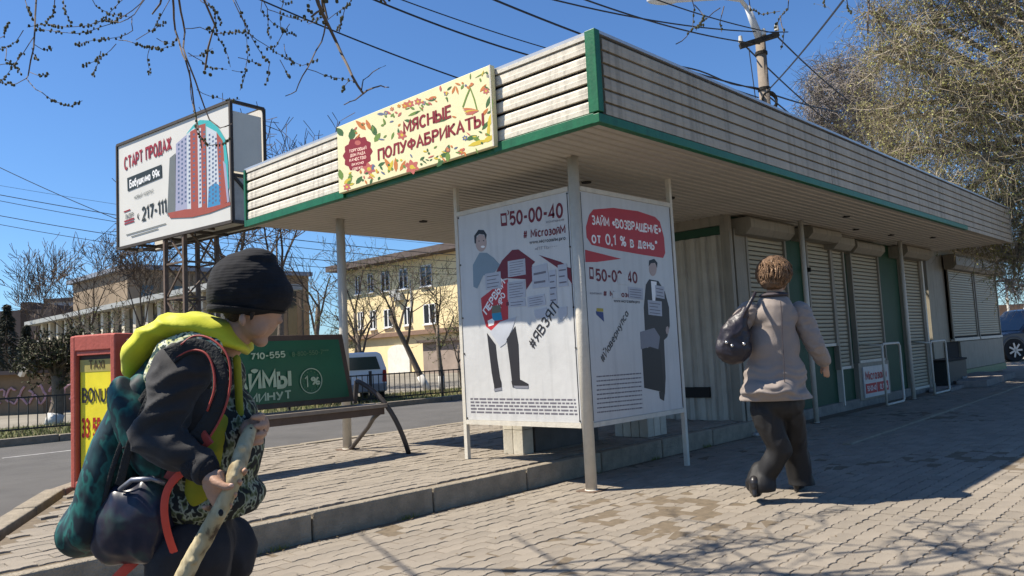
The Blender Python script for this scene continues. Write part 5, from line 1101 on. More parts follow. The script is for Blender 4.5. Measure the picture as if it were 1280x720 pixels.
conifer(tuple(ground_at(8, 40)), 4.9, 'dark conifer touching the left edge of the view', 41); conifer(tuple(ground_at(-14, 37)), 4.4, 'second dark conifer cut by the left edge', 42); conifer(tuple(ground_at(33, 46)), 4.2, 'smaller dark conifer beside the leaning pole', 43)

# the great willow at the right: bushy hanging twigs with fresh yellow-green leaf
def willow(loc, label, seed, clumps, ntw, leafn, mt, ml, trunk_r=.32, lf=.03, rt=.006, fork=4.5):
    global rng; rng = np.random.default_rng(seed); loc = np.array(loc, float); th = thing('willow_tree', label, 'tree', tuple(loc)); tr = MB()
    fk_ = loc+np.array([0, 0, fork]); tr.tube([loc, loc+(fk_-loc)*.5+np.array([.08, 0, 0]), fk_], [trunk_r, trunk_r*.8, trunk_r*.65], 12); tr.build('trunk', m_bark, th, smooth=True)
    lm = MB(); tw = MB(); lv_ = MB()
    for (c, rad) in clumps:
        c = np.array(c, float); rad = np.array(rad, float)*np.ones(3); m = (fk_+c)/2+rv()*.3; m[2] += .4
        lm.tube([fk_, m, c, c+rv()*rad.mean()*.5], [trunk_r*.34, trunk_r*.2, .05, .02], 5)
        hubs = [c+rv()*rad*rng.uniform(.2, .85) for _ in range(14)]
        for hb in hubs: lm.tube([c, (c+hb)/2+rv()*.15, hb, hb+(hb-c)*.35+rv()*.1], [.035, .022, .013, .006], 3, caps=False)
        n = int(ntw*rad.mean()**2)
        for i in range(n):
            hb = hubs[int(rng.integers(0, 14))]; v = rv(); p = hb+v*rad*rng.uniform(.05, .42)*(1+.5*rng.random()); d = v*.4+rv()*.8+np.array([0, 0, -.12]); d /= np.linalg.norm(d); L_ = rng.uniform(.18, .62); q1 = p+d*L_*.5+rv()*.05; d2 = d+np.array([0, 0, -.3])+rv()*.3; q2 = q1+d2/np.linalg.norm(d2)*L_*.5
            tw.tube([p, q1, q2], [rt, rt*.8, rt*.4], 3, int(rng.random() < .22), caps=False)
            for j in range(int(rng.poisson(leafn))):
                t = rng.random(); q = (p+(q1-p)*t*2) if t < .5 else (q1+(q2-q1)*(t-.5)*2); x = rv()*lf*rng.uniform(.6, 1.5)
                x[2] -= .01; y = np.cross(x, rv())*.45; lv_.add([q, q+x*.5+y, q+x*1.1, q+x*.5-y], [(0, 1, 2, 3)])
    lm.build('limb', m_twigp, th, smooth=True)['kind'] = 'stuff'; tw.build('crown', [mt, m_twigp], th)['kind'] = 'stuff'
    if lv_.V: lv_.build('foliage', ml, th)['kind'] = 'stuff'
m_wleaf = M('willow_leaf', (.27, .265, .07), .6, .35, 3)
m_wtwig = M('willow_twig', (.23, .185, .12), .85, .3, 4)
cl = []
for px, py, D, r_ in ((1120, 60, 15, 1.0), (1170, 30, 15.5, 1.3), (1240, 20, 15, 1.5), (1130, 130, 15.5, .95), (1180, 110, 14.6, 1.25), (1245, 110, 14.5, 1.4), (1130, 190, 15.5, 1.0), (1175, 190, 15, 1.2), (1235, 200, 14.6, 1.35), (1180, 255, 15.5, 1.0), (1240, 270, 15, 1.1), (1270, 320, 15, .9), (1290, 60, 15, 1.5), (1300, 170, 15, 1.5), (1310, 260, 15, 1.4), (1150, -40, 15.5, 1.3), (1230, -60, 15, 1.5), (1330, -20, 15, 1.6), (1100, 70, 16.2, .7), (1108, 150, 16.5, .7), (1095, 20, 16, .6), (1265, 250, 16.5, 1.2), (1210, 150, 16.8, 1.3)):
    cl.append((at(px, py, D), r_))
wloc = at(1400, 440, 15.5); willow((wloc[0], wloc[1], 0), 'huge twiggy willow with fresh yellow-green leaves over the far end of the kiosk', 51, cl, 600, 4.2, m_wtwig, m_wleaf, lf=.025, rt=.0045)
cl = []
for px, py, D, r_ in ((1025, 118, 24, .9), (1045, 85, 25, .9), (1040, 130, 24, 1.0), (1062, 105, 25, 1.1), (1085, 125, 25, 1.1), (1025, 150, 24, .8), (1075, 90, 24, .8), (1100, 150, 25, 1.2), (1050, 165, 25, 1.0), (1110, 180, 26, 1.3), (1150, 230, 26, 1.6), (1190, 270, 26, 1.4), (1265, 355, 24, .8), (1275, 320, 25, 1.1)):
    cl.append((at(px, py, D), r_))
m_gtwig = M('gray_twig', (.22, .19, .175), .9, .25, 5)
wloc = at(1140, 440, 27); willow((wloc[0], wloc[1], 0), 'greyish leafless tree behind the kiosk roof, left of the big willow', 52, cl, 650, .4, m_gtwig, m_wleaf, .28, rt=.008)

# ------------------------------------------------------------------ the tree overhead: its trunk stands behind the camera
rng = np.random.default_rng(61)
ov = thing('overhanging_tree', 'budding tree whose dark twigs hang into the top of the view, trunk behind the camera', 'tree', (-7.4, -5.6, 0))
tr = MB(); tp = [(-7.4, -5.6, 0), (-7.3, -5.5, 1.6), (-7.1, -5.2, 3.4)]; tr.tube(tp, [.26, .22, .17], 12); tr.build('trunk', m_bark, ov, smooth=True)
mains = MB(); tips_xy = [(-4.3, 1.4, 4.1), (-3.9, .6, 4.1), (-3.4, -.2, 4.1), (-2.9, -.9, 4.2), (-1.0, -1.6, 4.8), (1.5, -2.0, 5.2), (-5.2, 1.6, 4.2)]
for e_ in tips_xy:
    e_ = np.array(e_, float); b0_ = np.array([-7.1, -5.2, 3.4]); m = (b0_+e_)/2+np.array([0, 0, .45]); mains.tube([b0_, m, e_, e_+(e_-m)*.3], [.075, .032, .012, .006], 7, caps=False)
mains.build('limb', m_bark, ov, smooth=True)['kind'] = 'stuff'
# twigs overhead, above the top of the picture; their shadow falls on the sunlit paving in front
fine_ = MB(); bd = MB(); tips = []
for gx, gy in ((-2.0, -.95), (-1.7, -1.05), (-1.45, -1.3), (-1.25, -1.55), (-1.1, -1.85), (-.95, -2.15), (-.8, -2.45), (-.65, -2.8), (-1.9, -1.35), (-1.6, -1.7), (-1.3, -2.2), (-1.1, -2.6)):
    for k in range(1):
        z = rng.uniform(3.85, 4.15); d = np.array([.45, -.75, -.0])+rv()*.6; grow(fine_, np.array([gx-.5*z, gy+.477*z, z])+rv()*.10, d, rng.uniform(.5, .9), .020, 3, .8, .0, tips, 4, 4, kids=(1, 3), minr=.007)
fine_.tube([(-4.2, 1.3, 4.1), (-3.7, .5, 4.05), (-3.3, -.3, 4.1), (-2.9, -1.0, 4.2)], [.02, .018, .014, .01], 5)
for p, d, dp in tips:
    for j in range(2): bd.ball(p+rv()*.04, .013, n=4)
# hanging twigs traced from the view (pixel polylines at a few metres)
TW = [ # (depth, radius_mm, points)
 (3.4, 7, [(47, -20), (44, 20), (42, 60), (36, 90), (33, 98)]), (3.4, 3.5, [(33, 98), (45, 112), (58, 120), (72, 128), (88, 133), (103, 126)]), (3.4, 3, [(33, 98), (20, 105), (0, 103), (-10, 102)]), (3.3, 3.2, [(43, 45), (30, 65), (15, 85), (0, 102)]),
 (3.4, 3, [(42, 55), (55, 63), (66, 60)]), (3.4, 3, [(40, 60), (46, 75)]), (3.4, 3, [(37, 90), (50, 95), (62, 93)]), (3.5, 3, [(29, 38), (20, 52), (0, 62)]), (3.5, 3, [(8, 60), (7, 74), (15, 80), (27, 92)]), (3.5, 3, [(-5, 48), (5, 45), (12, 28)]), (3.5, 3, [(-5, 82), (12, 80)]),
 (3.5, 3.5, [(30, -10), (35, 12), (44, 28)]), (3.5, 3.5, [(70, -10), (68, 14), (57, 30)]), (3.2, 3.5, [(190, -15), (175, 5), (155, 20), (138, 30), (115, 38), (95, 42), (60, 38), (45, 37)]), (3.2, 3.5, [(185, -6), (168, 18), (150, 28), (130, 25), (110, 32), (85, 34), (60, 30), (34, 34)]),
 (3.2, 3, [(165, -8), (150, 2), (135, 18), (118, 32)]), (3.3, 3, [(78, -10), (80, 8), (88, 30)]), (3.2, 3, [(110, -10), (120, 8), (140, 18), (165, 22)]), (3.2, 3.2, [(165, 22), (166, 38), (150, 46), (128, 50), (108, 52), (95, 57)]), (3.2, 3, [(145, 55), (132, 68), (120, 76), (102, 84)]), (3.2, 3, [(126, 64), (122, 80), (116, 96)]),
 (3.2, 3.2, [(148, 50), (165, 53), (180, 58), (196, 59)]), (3.2, 3, [(170, 50), (190, 38), (208, 28)]), (3.2, 2.5, [(187, 60), (184, 75), (188, 94)]), (3.3, 3, [(212, 0), (200, 22), (190, 40)]), (3.2, 3, [(196, 48), (205, 53), (212, 54)]),
 (3.0, 8.5, [(214, -20), (217, 10), (219, 38), (226, 60), (232, 75), (240, 110), (246, 150), (252, 185)]), (3.0, 8, [(222, -20), (226, 15), (231, 40), (229, 60), (238, 85), (250, 118), (262, 150), (275, 160), (290, 155)]), (3.0, 4, [(237, 88), (238, 112), (243, 140), (246, 165), (262, 182), (280, 180), (290, 172)]),
 (3.0, 3, [(219, 38), (222, 45), (215, 58), (200, 62), (196, 60)]), (3.0, 2.6, [(246, 112), (262, 120), (285, 126), (300, 124)]), (3.0, 3.2, [(230, 36), (250, 34), (272, 42), (290, 41), (312, 40)]), (3.0, 3, [(235, 66), (252, 76), (262, 85), (284, 87)]), (3.0, 2.5, [(236, 70), (250, 70), (266, 60)]),
 (3.0, 3.5, [(240, -10), (252, 2), (268, 12), (270, 40), (282, 62), (288, 84)]), (3.1, 3, [(290, -10), (300, 12), (308, 40), (310, 70)]), (3.1, 4, [(286, -10), (300, 18), (312, 42), (330, 72), (337, 79)]), (3.1, 3, [(337, 79), (336, 92), (332, 105)]), (3.1, 3, [(310, 70), (307, 90), (300, 113)]), (3.1, 3, [(298, 72), (312, 76), (327, 81)]), (3.1, 2.5, [(290, 88), (306, 90)]),
 (3.2, 3.5, [(322, -10), (335, 12), (352, 18), (372, 24), (390, 26), (403, 22)]), (3.2, 3, [(334, 12), (335, 35), (338, 50)]), (3.2, 3, [(356, -6), (350, 16), (352, 40), (370, 44)]), (3.2, 3, [(312, 42), (330, 55), (345, 66), (362, 75), (378, 82), (398, 74)]), (3.2, 3, [(350, 75), (358, 90), (362, 98)]), (3.2, 2.6, [(355, 55), (358, 70), (368, 82)]),
 (3.2, 3, [(362, 30), (345, 58), (333, 60)]), (3.2, 3, [(330, -10), (326, 14), (340, 28), (360, 40)]),
 (2.7, 15, [(386, -30), (398, 5), (412, 35), (428, 70), (440, 95), (454, 117)]), (2.7, 6, [(407, 30), (402, 52), (388, 78), (378, 95), (370, 114), (357, 120)]), (2.7, 7, [(454, 117), (466, 110), (476, 107), (486, 109)]), (2.7, 6, [(454, 117), (444, 125), (430, 131)]), (2.7, 5, [(452, 112), (454, 100), (466, 90), (482, 82)]), (2.7, 3, [(383, 86), (405, 94), (425, 98), (442, 101)]), (2.7, 2.6, [(436, 101), (428, 114)]),
 (2.9, 3, [(405, 28), (418, 18), (432, 8), (440, 0)]), (2.9, 3, [(432, 8), (428, 25), (422, 38)]), (2.9, 2.6, [(385, 30), (400, 24)]), (2.6, 9, [(206, -15), (200, 5), (190, 18)]),
 (3.3, 3, [(250, -10), (262, 6), (272, 18), (276, 30)]), (3.2, 3, [(330, -12), (352, 2), (366, 4)]),
 # right-hand sprigs
 (5.0, 4, [(860, -14), (868, 10), (866, 34)]), (5.0, 4, [(868, 6), (880, 20), (870, 38)]), (5.2, 4, [(935, -10), (938, 12), (952, 18), (975, 14)]), (5.2, 4, [(985, -10), (985, 12), (975, 22), (968, 36)]), (5.2, 4, [(975, 20), (980, 40), (976, 62)]), (5.2, 4, [(900, 10), (885, 22), (870, 34)]), (5.2, 4, [(905, 8), (900, 28), (902, 40)]), (5.2, 4, [(1030, -20), (1030, 2), (1031, 10)]), (5.2, 3.5, [(1056, -10), (1060, 8), (1064, 18)]), (4.8, 8, [(1084, -20), (1086, 10), (1085, 42)]), (5.2, 4, [(845, 55), (858, 46), (868, 34), (880, 30)])]
k_ = 0
for D, rm, pts in TW:
    P = []; 
    for i in range(len(pts)-1):
        for t in (0, .5): k_ += 1; P.append(at(pts[i][0]+(pts[i+1][0]-pts[i][0])*t+(.8*math.sin(k_*1.7) if t else 0), pts[i][1]+(pts[i+1][1]-pts[i][1])*t+(.8*math.cos(k_*2.3) if t else 0), D+.12*math.sin(k_*.9)))
    P.append(at(*pts[-1], D)); ln = len(P); fine_.tube(P, [rm*.001*D/3.1*.55*(1-.5*i/ln) for i in range(ln)], 5, caps=False)
    if rm <= 4:
        L_ = 0
        for i in range(ln-1):
            a, b = P[i], P[i+1]; m = max(1, int(np.linalg.norm(b-a)/(.021*D/3)))
            for j in range(m):
                if (i+j/m)/ln < .28: continue
                if rng.random() < .9: 
                    p = a+(b-a)*(j+.5)/m+rv()*.006; bd.ball(p, (.0046*D/3.1*rng.uniform(.7, 1.4),)*2+(.0062*D/3.1*rng.uniform(.8, 1.3),), n=6)
fine_.build('twigs', M('twig_overhead', (.10, .075, .055), .85, .3, 14), ov)['kind'] = 'stuff'; bd.build('buds', m_bud, ov)['kind'] = 'stuff'
# twig running from the limb end to the traced ones (so that they hang from something)
hb = MB()
for D, rm, pts in TW:
    if pts[0][1] < -5:
        a = at(*pts[0], D); tgt = min(tips_xy, key=lambda q: np.linalg.norm(np.array(q)-a)); m = (a+np.array(tgt))/2+np.array([0, 0, .25]); hb.tube([np.array(tgt), m, a], [.006, .006, rm*.00055*D/3.1], 5, caps=False)
hb.build('hanging_branch', m_bark, ov)['kind'] = 'stuff'
# ------------------------------------------------------------------ people
m_skin = M('skin', (.40, .235, .155), .55, .08, 30, .08, 200, spec=.35)
m_hair = M('hair_curly', (.15, .085, .045), .8, .45, 45, .9, 110)
m_hairk = M('hair_dark', (.03, .02, .014), .7, .3, 60, .6, 160)
def fr_(D0):
    """frame at a figure: image right, image up and away, for posing from the photograph"""
    U = np.array([0, 0, 1.]); A = CFW.copy(); A[2] = 0; A /= np.linalg.norm(A); Rr = np.array([A[1], -A[0], 0])
    def P(px, py, dd=0.): return at(px, py, D0+dd)
    return P, Rr, A, U
class Body(MB):
    def caps(s, a, b, r0, r1, n=14):      # tapered limb with round ends
        s.tube([a, b], [r0, r1], n); s.ball(a, r0, n=n); s.ball(b, r1, n=n); return s
    def chain(s, P, r, n=14):
        for i in range(len(P)-1): s.caps(P[i], P[i+1], r[i], r[i+1], n)
        return s
    def run(s, pts, ax, n=16, steps=5):   # ellipsoids swept along a path: (centre, (r1, r2, r3))
        for (a, ra), (b, rb) in zip(pts, pts[1:]):
            for i in range(steps): t = i/steps; s.flat(a+(b-a)*t, tuple(np.array(ra)*(1-t)+np.array(rb)*t), ax, n)
        s.flat(pts[-1][0], pts[-1][1], ax, n)
    def flat(s, c, r, ax, n=18): s.ball(c, r, n=n, ax=[Vector(tuple(x)) for x in ax]); return s
def folds(scale, amp, stretch=(1, 1, 1), seed=0, ridge=True):
    def f(p):
        q = Vector((p.x*stretch[0], p.y*stretch[1], p.z*stretch[2]))*scale+Vector((seed, seed*1.7, 0)); v = mnoise.noise(q)+.5*mnoise.noise(q*2.1)
        return amp*((1-2*abs(v)) if ridge else v)
    return f

# ---- the boy, near the left edge, seen from his right side, bent forward
P, Rr, A, U = fr_(1.95); k = 1.95/CF   # metres per pixel at his distance
gz = lambda p: np.array([p[0], p[1], 0.])
bp_ = P(235, 690, .02)
boy = Body()
hip = P(232, 668, .02); hipR, hipL = P(238, 690, -.075), P(238, 690, .095); neckb = P(262, 452, .0); chest = P(246, 530, 0.)
boy.chain([hip, chest, P(256, 470, 0)], [.105, .10, .085]); boy.caps(neckb, P(300, 412, 0), .045, .04)
kneeR, ankR = P(214, 858, -.08), P(160, 985, -.08); kneeL, ankL = P(300, 835, .10), P(292, 985, .10)
for a, b, c in ((hipR, kneeR, ankR), (hipL, kneeL, ankL)):
    boy.chain([a, b, c], [.075, .050, .034]); f_ = c+np.array([0, 0, -.02]); boy.caps(f_, f_+Rr*.13+np.array([0, 0, -.02]), .034, .026)
# head: skull, jaw, nose, brow, ear
ax = lambda ang: (Rr*math.cos(ang)+U*math.sin(ang), A, -Rr*math.sin(ang)+U*math.cos(ang))   # first axis forward
ha = R(-38); hx, hy, hz_ = ax(ha)
hc = P(314, 366, 0)
boy.flat(hc, (.088, .072, .078), (hx, hy, hz_)); boy.flat(P(322, 398, 0), (.052, .050, .058), (hx, hy, hz_)); boy.flat(P(337, 388, 0), (.030, .046, .034), (hx, hy, hz_))
boy.ball(P(350, 401, 0), .0085, n=8); boy.ball(P(343, 394, 0), .010, n=8); boy.caps(P(342, 384, 0), P(349, 399, 0), .007, .0085, 8)
boy.ball(P(338, 408, 0), .0085, n=8); boy.ball(P(335, 414, 0), .0095, n=8); boy.flat(P(325, 425, 0), (.020, .024, .017), (hx, hy, hz_)); boy.flat(P(322, 408, -.032), (.026, .016, .026), (hx, hy, hz_))
boy.flat(P(303, 400, -.066), (.009, .009, .017), (Rr, A, U))
# right arm (near) and its hand closing on the stick
sh, el, wr = P(232, 462, -.13), P(192, 545, -.175), P(256, 586, -.205)
boy.chain([sh, el, wr], [.050, .040, .026])
def finger(mb, pts, r0=.0082, r1=.0068): mb.chain([np.array(p) for p in pts], list(np.linspace(r0, r1, len(pts))), 8)
D_ = -.215
boy.flat(P(268, 602, D_-.004), (.030, .014, .024), (Rr*.8-U*.6, A, Rr*.6+U*.8), 14); boy.caps(wr, P(264, 598, D_), .024, .020); boy.caps(P(262, 606, D_), P(272, 628, D_+.004), .016, .014)
boy.caps(P(268, 596, D_), P(276, 618, D_+.004), .016, .013)
SDv = np.array([-17., 40.])/43.5            # stick direction in the picture, downwards
for i, (cx, cy) in enumerate(((292, 592), (286, 606), (280, 621), (274, 635))):
    wv = 1-.06*i
    finger(boy, [P(cx-18, cy-1, D_-.002), P(cx-12, cy+1, D_+.020), P(cx+2, cy+2, D_+.031), P(cx+13, cy-1, D_+.018), P(cx+14, cy-4, D_-.004)], .0088*wv, .0070*wv)
finger(boy, [P(262, 596, D_-.010), P(272, 604, D_-.022), P(283, 609, D_-.026), P(289, 608, D_-.024)], .0105, .0078)
# left arm (far) reaching forward, hand round the top of the stick
sh2, el2, wr2 = P(262, 470, .12), P(286, 548, .12), P(318, 536, .0)
boy.chain([sh2, el2, wr2], [.046, .036, .024]); D2 = -.115
boy.flat(P(323, 532, -.05), (.026, .034, .030), (Rr, A, U), 14); boy.caps(wr2, P(322, 534, -.04), .024, .022)
for i, (cx, cy) in enumerate(((321, 519), (324, 530), (323, 541), (319, 551))):
    finger(boy, [P(cx+2, cy, -.045), P(cx+7, cy+1, -.085), P(cx+3, cy+2, -.118), P(cx-5, cy+3, -.128)], .0088, .0072)
finger(boy, [P(308, 528, -.055), P(303, 536, -.085), P(305, 545, -.10)], .009, .0075)
tagp = dict(cat='person')
ro = remesh(boy, 'person', m_skin, None, .0042, 3, loc=Vector(tuple(gz(bp_))))
tag(ro, 'boy in black knitted hat and yellow hood walking with a stick at the left', 'person')
# eye, brow, lips and nail, small parts
s = Body(); s.flat(P(335, 389, -.036), (.008, .005, .005), (hx, hy, hz_), 10); s.build('eye', M('eye_dark', (.03, .02, .015), .2), ro, smooth=True)
s = Body(); s.caps(P(333, 384, -.040), P(340, 386, -.030), .0028, .002, 6); s.build('eyebrow', m_hairk, ro, smooth=True)
s = Body(); s.caps(P(337.5, 411.5, .008), P(334.5, 411, -.018), .003, .0022, 6); s.build('lips', M('lips', (.30, .11, .09), .5), ro, smooth=True)
s = Body(); s.flat(P(289, 606.5, D_-.0305), (.006, .002, .0045), (Rr, A, U), 8); s.build('thumbnail', M('nail', (.55, .36, .28), .35), ro, smooth=True)
# hair under the hat
s = Body(); s.flat(P(295, 386, -.02), (.030, .050, .034), (Rr, A, U)); s.caps(P(316, 388, -.062), P(314, 399, -.062), .008, .004); remesh(s, 'hair', m_hairk, ro, .004, 2)
# knitted hat
m_knit = M('hat_knit', (.009, .009, .011), .95, .35, 40, .9, 260)
n_ = m_knit.node_tree; wv = n_.nodes.new('ShaderNodeTexWave'); wv.bands_direction = 'Z'; wv.inputs['Scale'].default_value = 42; wv.inputs['Distortion'].default_value = 4; wv.inputs['Detail'].default_value = 6
tc_ = n_.nodes.new('ShaderNodeTexCoord'); n_.links.new(tc_.outputs['Object'], wv.inputs['Vector']); b2 = n_.nodes.new('ShaderNodeBump'); b2.inputs['Strength'].default_value = .16; b2.inputs['Distance'].default_value = .003
n_.links.new(wv.outputs['Fac'], b2.inputs['Height']); n_.links.new(b2.outputs[0], n_.nodes['Principled BSDF'].inputs['Normal'])
s = Body(); s.flat(P(311, 358, 0), (.096, .084, .087), (Rr*.96-U*.28, A, Rr*.28+U*.96), 24); s.flat(P(290, 366, 0), (.058, .078, .066), (Rr, A, U), 20); s.flat(P(340, 368, 0), (.050, .070, .050), (Rr, A, U), 20); s.flat(P(318, 326, 0), (.055, .055, .030), (Rr, A, U), 16)
s.flat(P(288, 386, 0), (.048, .072, .034), (Rr, A, U), 16); s.flat(P(330, 382, 0), (.056, .074, .030), (Rr, A, U), 16)
fh = folds(14, .0022, (1, 1, 2.4), 3)
remesh(s, 'hat', m_knit, ro, .0045, 6, fold=fh, cut=[(P(312, 394, 0), -U*1.0+Rr*-.15)])
s = Body(); s.run([(P(290, 386, 0), (.058, .081, .030)), (P(312, 384, 0), (.095, .086, .032)), (P(332, 381, 0), (.070, .074, .030))], (Rr, A, U), 24, 4)
remesh(s, 'hat_hem', m_knit, ro, .004, 5, cut=[(P(312, 395, 0), -U*1.0+Rr*-.15), (P(312, 386, 0), U*1.0+Rr*.15)])
# trousers
m_trs = M('trousers_black', (.016, .015, .018), .8, .3, 8, .1, 200, wrinkle=(6, .7, (1.6, 1.6, .8)))
s = Body(); s.chain([P(236, 640, .0), hip], [.108, .112]); s.flat(P(240, 675, .01), (.105, .135, .09), (Rr, A, U))
for a, b, c in ((hipR, kneeR, ankR), (hipL, kneeL, ankL)): s.chain([a, b, c], [.098, .070, .058])
s.flat(P(285, 690, .09), (.07, .08, .09), (Rr, A, U))
remesh(s, 'trousers', m_trs, ro, .008, 6, fold=folds(11, .006, (1, 1, .7), 5))
for c in (ankR, ankL):
    s = Body(); f_ = c+np.array([0, 0, -.025]); f_[2] = .045; s.flat(f_+Rr*.05, (.12, .044, .042), (Rr, A, U)); remesh(s, 'shoe', M('shoe_dark', (.03, .03, .035), .6), ro, .006, 3, cut=[(f_-np.array([0, 0, .036]), -U)])
# jacket: patterned hem and front, charcoal side, sleeves
m_char = M('sleeve_charcoal', (.022, .021, .022), .85, .2, 9, .12, 380, sheen=.08, wrinkle=(11, 1., (1, 1, 2.0)))
m_patt = ramp_mat('jacket_pattern', [(.0, (.012, .012, .012)), (.46, (.014, .016, .014)), (.50, (.30, .32, .24)), (.56, (.10, .12, .05)), (.62, (.012, .014, .012)), (1, (.02, .02, .02))], 42, .8, 'NOISE', .1, 2, stretch=(1, 1, .8))
m_yel2 = M('jacket_yellow', (.52, .52, .016), .65, .08, 5, .05, 200, sheen=.1, wrinkle=(7, .5, (1.6, 1, 1.6)))
m_yelp = M('jacket_olive_yellow', (.26, .25, .012), .8, .15, 6, .1, 150, wrinkle=(9, .6))
s = Body(); s.chain([P(250, 462, 0), P(252, 530, 0), P(262, 600, 0), P(264, 632, 0)], [.088, .098, .108, .108]); s.flat(P(262, 560, 0), (.128, .140, .17), (Rr*.99+U*.1, A, U), 24); s.flat(P(256, 470, 0), (.088, .140, .085), (Rr, A, U)); s.flat(P(264, 620, 0), (.126, .145, .075), (Rr, A, U))
fj = folds(9, .006, (1, 1, 1.3), 8)
jk = remesh(s, 'jacket', m_patt, ro, .007, 6, fold=fj, cut=[(P(260, 652, 0), -U*.98+Rr*.2)])
# yellow panel and charcoal side panel lying on the jacket's near side
s = Body(); s.flat(P(262, 575, -.082), (.046, .072, .13), (Rr*.97-U*.2, A, Rr*.2+U*.97), 20); remesh(s, 'yellow_panel', m_yelp, ro, .007, 4, fold=folds(12, .003, (1, 1, 1), 2), cut=[(P(260, 640, 0), -U)])
s = Body(); s.flat(P(244, 500, -.045), (.078, .112, .125), (Rr, A, U), 20); s.flat(P(262, 470, -.04), (.040, .095, .065), (Rr, A, U)); remesh(s, 'side_panel', m_char, ro, .007, 5, fold=folds(10, .005, (1, 1, 1), 12))
s = Body(); s.chain([sh+U*.006, (sh+el)/2, el, (el+wr)/2, P(250, 583, -.20)], [.062, .058, .052, .045, .037]); s.flat(P(222, 466, -.125), (.065, .065, .062), (Rr, A, U))
def fsl(p):
    q = Vector(tuple(p)); v = mnoise.noise(q*6); w_ = Vector((q.x*9, q.y*9, q.z*20-q.x*8))+Vector((v*2, 0, 0)); return .010*max(-.5, 1-3.2*abs(mnoise.noise(w_)))-.004+.004*mnoise.noise(q*22)
remesh(s, 'sleeve', m_char, ro, .006, 9, fold=fsl)
s = Body(); s.chain([P(246, 581, -.199), P(256, 586, -.205)], [.037, .033]); remesh(s, 'cuff', M('cuff_black', (.015, .014, .016), .9, .2, 10, .5, 200), ro, .005, 2)
s = Body(); s.chain([sh2, el2, P(306, 541, .035)], [.058, .050, .036]); remesh(s, 'sleeve', m_patt, ro, .007, 4, fold=folds(14, .004, (1, 1, 1), 3))
# speckled shoulder yoke
m_yoke = ramp_mat('yoke_pattern', [(0, (.015, .03, .025)), (.44, (.02, .05, .05)), (.48, (.45, .46, .20)), (.58, (.55, .56, .48)), (.62, (.02, .04, .03)), (1, (.02, .02, .02))], 60, .8, 'NOISE', .1, 2)
s = Body(); s.chain([P(196, 470, -.128), P(214, 443, -.115), P(242, 430, -.10), P(264, 434, -.09)], [.030, .040, .036, .028]); remesh(s, 'shoulder_yoke', m_yoke, ro, .006, 4)
# hood, lying on neck and back
s = Body(); hl = ((168, 470, .012, .04, .020), (170, 462, .022, .060, .030), (178, 446, .034, .088, .038), (192, 432, .044, .115, .040), (210, 418, .050, .130, .042), (232, 408, .050, .130, .038), (256, 410, .046, .120, .032), (278, 418, .038, .105, .028), (296, 428, .024, .085, .020), (306, 436, .014, .06, .012))
s.run([(P(a, b, -.004), (c, d, e)) for a, b, c, d, e in hl], (Rr*.9+U*.4, A, U*.9-Rr*.4))
s.flat(P(232, 400, -.01), (.045, .08, .022), (Rr, A, U))
def fhd(p):
    q = Vector(tuple(p)); v = mnoise.noise(q*9); return .0075*(1-2.2*abs(mnoise.noise(Vector((q.x*8+q.z*9, q.y*6, q.z*14))+Vector((v, 0, 4)))))-.003
remesh(s, 'hood', m_yel2, ro, .0055, 9, fold=fhd)
s = Body(); s.caps(P(296, 448, -.055), P(300, 520, -.05), .010, .010, 8); remesh(s, 'zip_edge', m_yelp, ro, .004, 1)

# ---- backpack, hanging low on his back
m_bag = ramp_mat('backpack_teal', [(0, (.004, .008, .012)), (.40, (.006, .014, .020)), (.47, (.008, .05, .048)), (.53, (.012, .11, .095)), (.57, (.006, .018, .024)), (.64, (.010, .035, .042)), (1, (.03, .14, .13))], 17, .6, 'NOISE', .05, 3, stretch=(1, 1, .7)); crease(m_bag, 6, .8, (1, 1, 1.2))
m_navy = ramp_mat('pocket_navy', [(0, (.010, .010, .020)), (.42, (.010, .016, .034)), (.55, (.030, .026, .040)), (.66, (.03, .05, .05)), (1, (.12, .12, .15))], 16, .34, 'NOISE', .1, 3); crease(m_navy, 7, .9, (1, 1, 1.2))
m_blk2 = M('strap_black', (.012, .013, .014), .8, .2, 10, .3, 120); m_org = M('strap_orange', (.62, .065, .035), .6, .12, 10); m_pip = M('piping_red', (.30, .045, .035), .6, .1)
bag = Body(); bpts = [(206, 468, .050), (186, 505, .066), (166, 550, .078), (150, 600, .092), (138, 650, .092)]
bag.run([(P(px, py, -.01), (r_, .13 if py > 480 else .09, .060)) for px, py, r_ in bpts], (Rr*.95+U*.2, A, U))
bag.run([(P(128, 648, .0), (.060, .12, .080)), (P(108, 662, .0), (.052, .105, .062))], (Rr, A, U))
bk_ = thing('backpack', 'dark teal patterned school backpack with an orange strap on the boy\'s back', 'backpack', tuple(P(150, 620, 0)))
remesh(bag, 'bag_body', m_bag, bk_, .007, 14, fold=folds(6, .010, (1, 1, .6), 15))
s = Body(); s.run([(P(138, 662, -.10), (.040, .045, .070)), (P(160, 650, -.12), (.050, .050, .088)), (P(190, 648, -.125), (.045, .045, .092)), (P(203, 652, -.11), (.030, .04, .080))], (Rr, A, U), 18, 6); s.run([(P(148, 690, -.10), (.035, .04, .025)), (P(198, 690, -.11), (.035, .04, .025))], (Rr, A, U), 14, 6)
remesh(s, 'front_pocket', m_navy, bk_, .006, 10, fold=folds(9, .009, (1, 1, .7), 25))
s = Body(); s.flat(P(178, 540, -.11), (.052, .055, .14), (Rr*.9+U*.42, A, U*.9-Rr*.42), 18); remesh(s, 'side_panel', m_bag, bk_, .007, 10, fold=folds(8, .009, (1, 1, .4), 33))
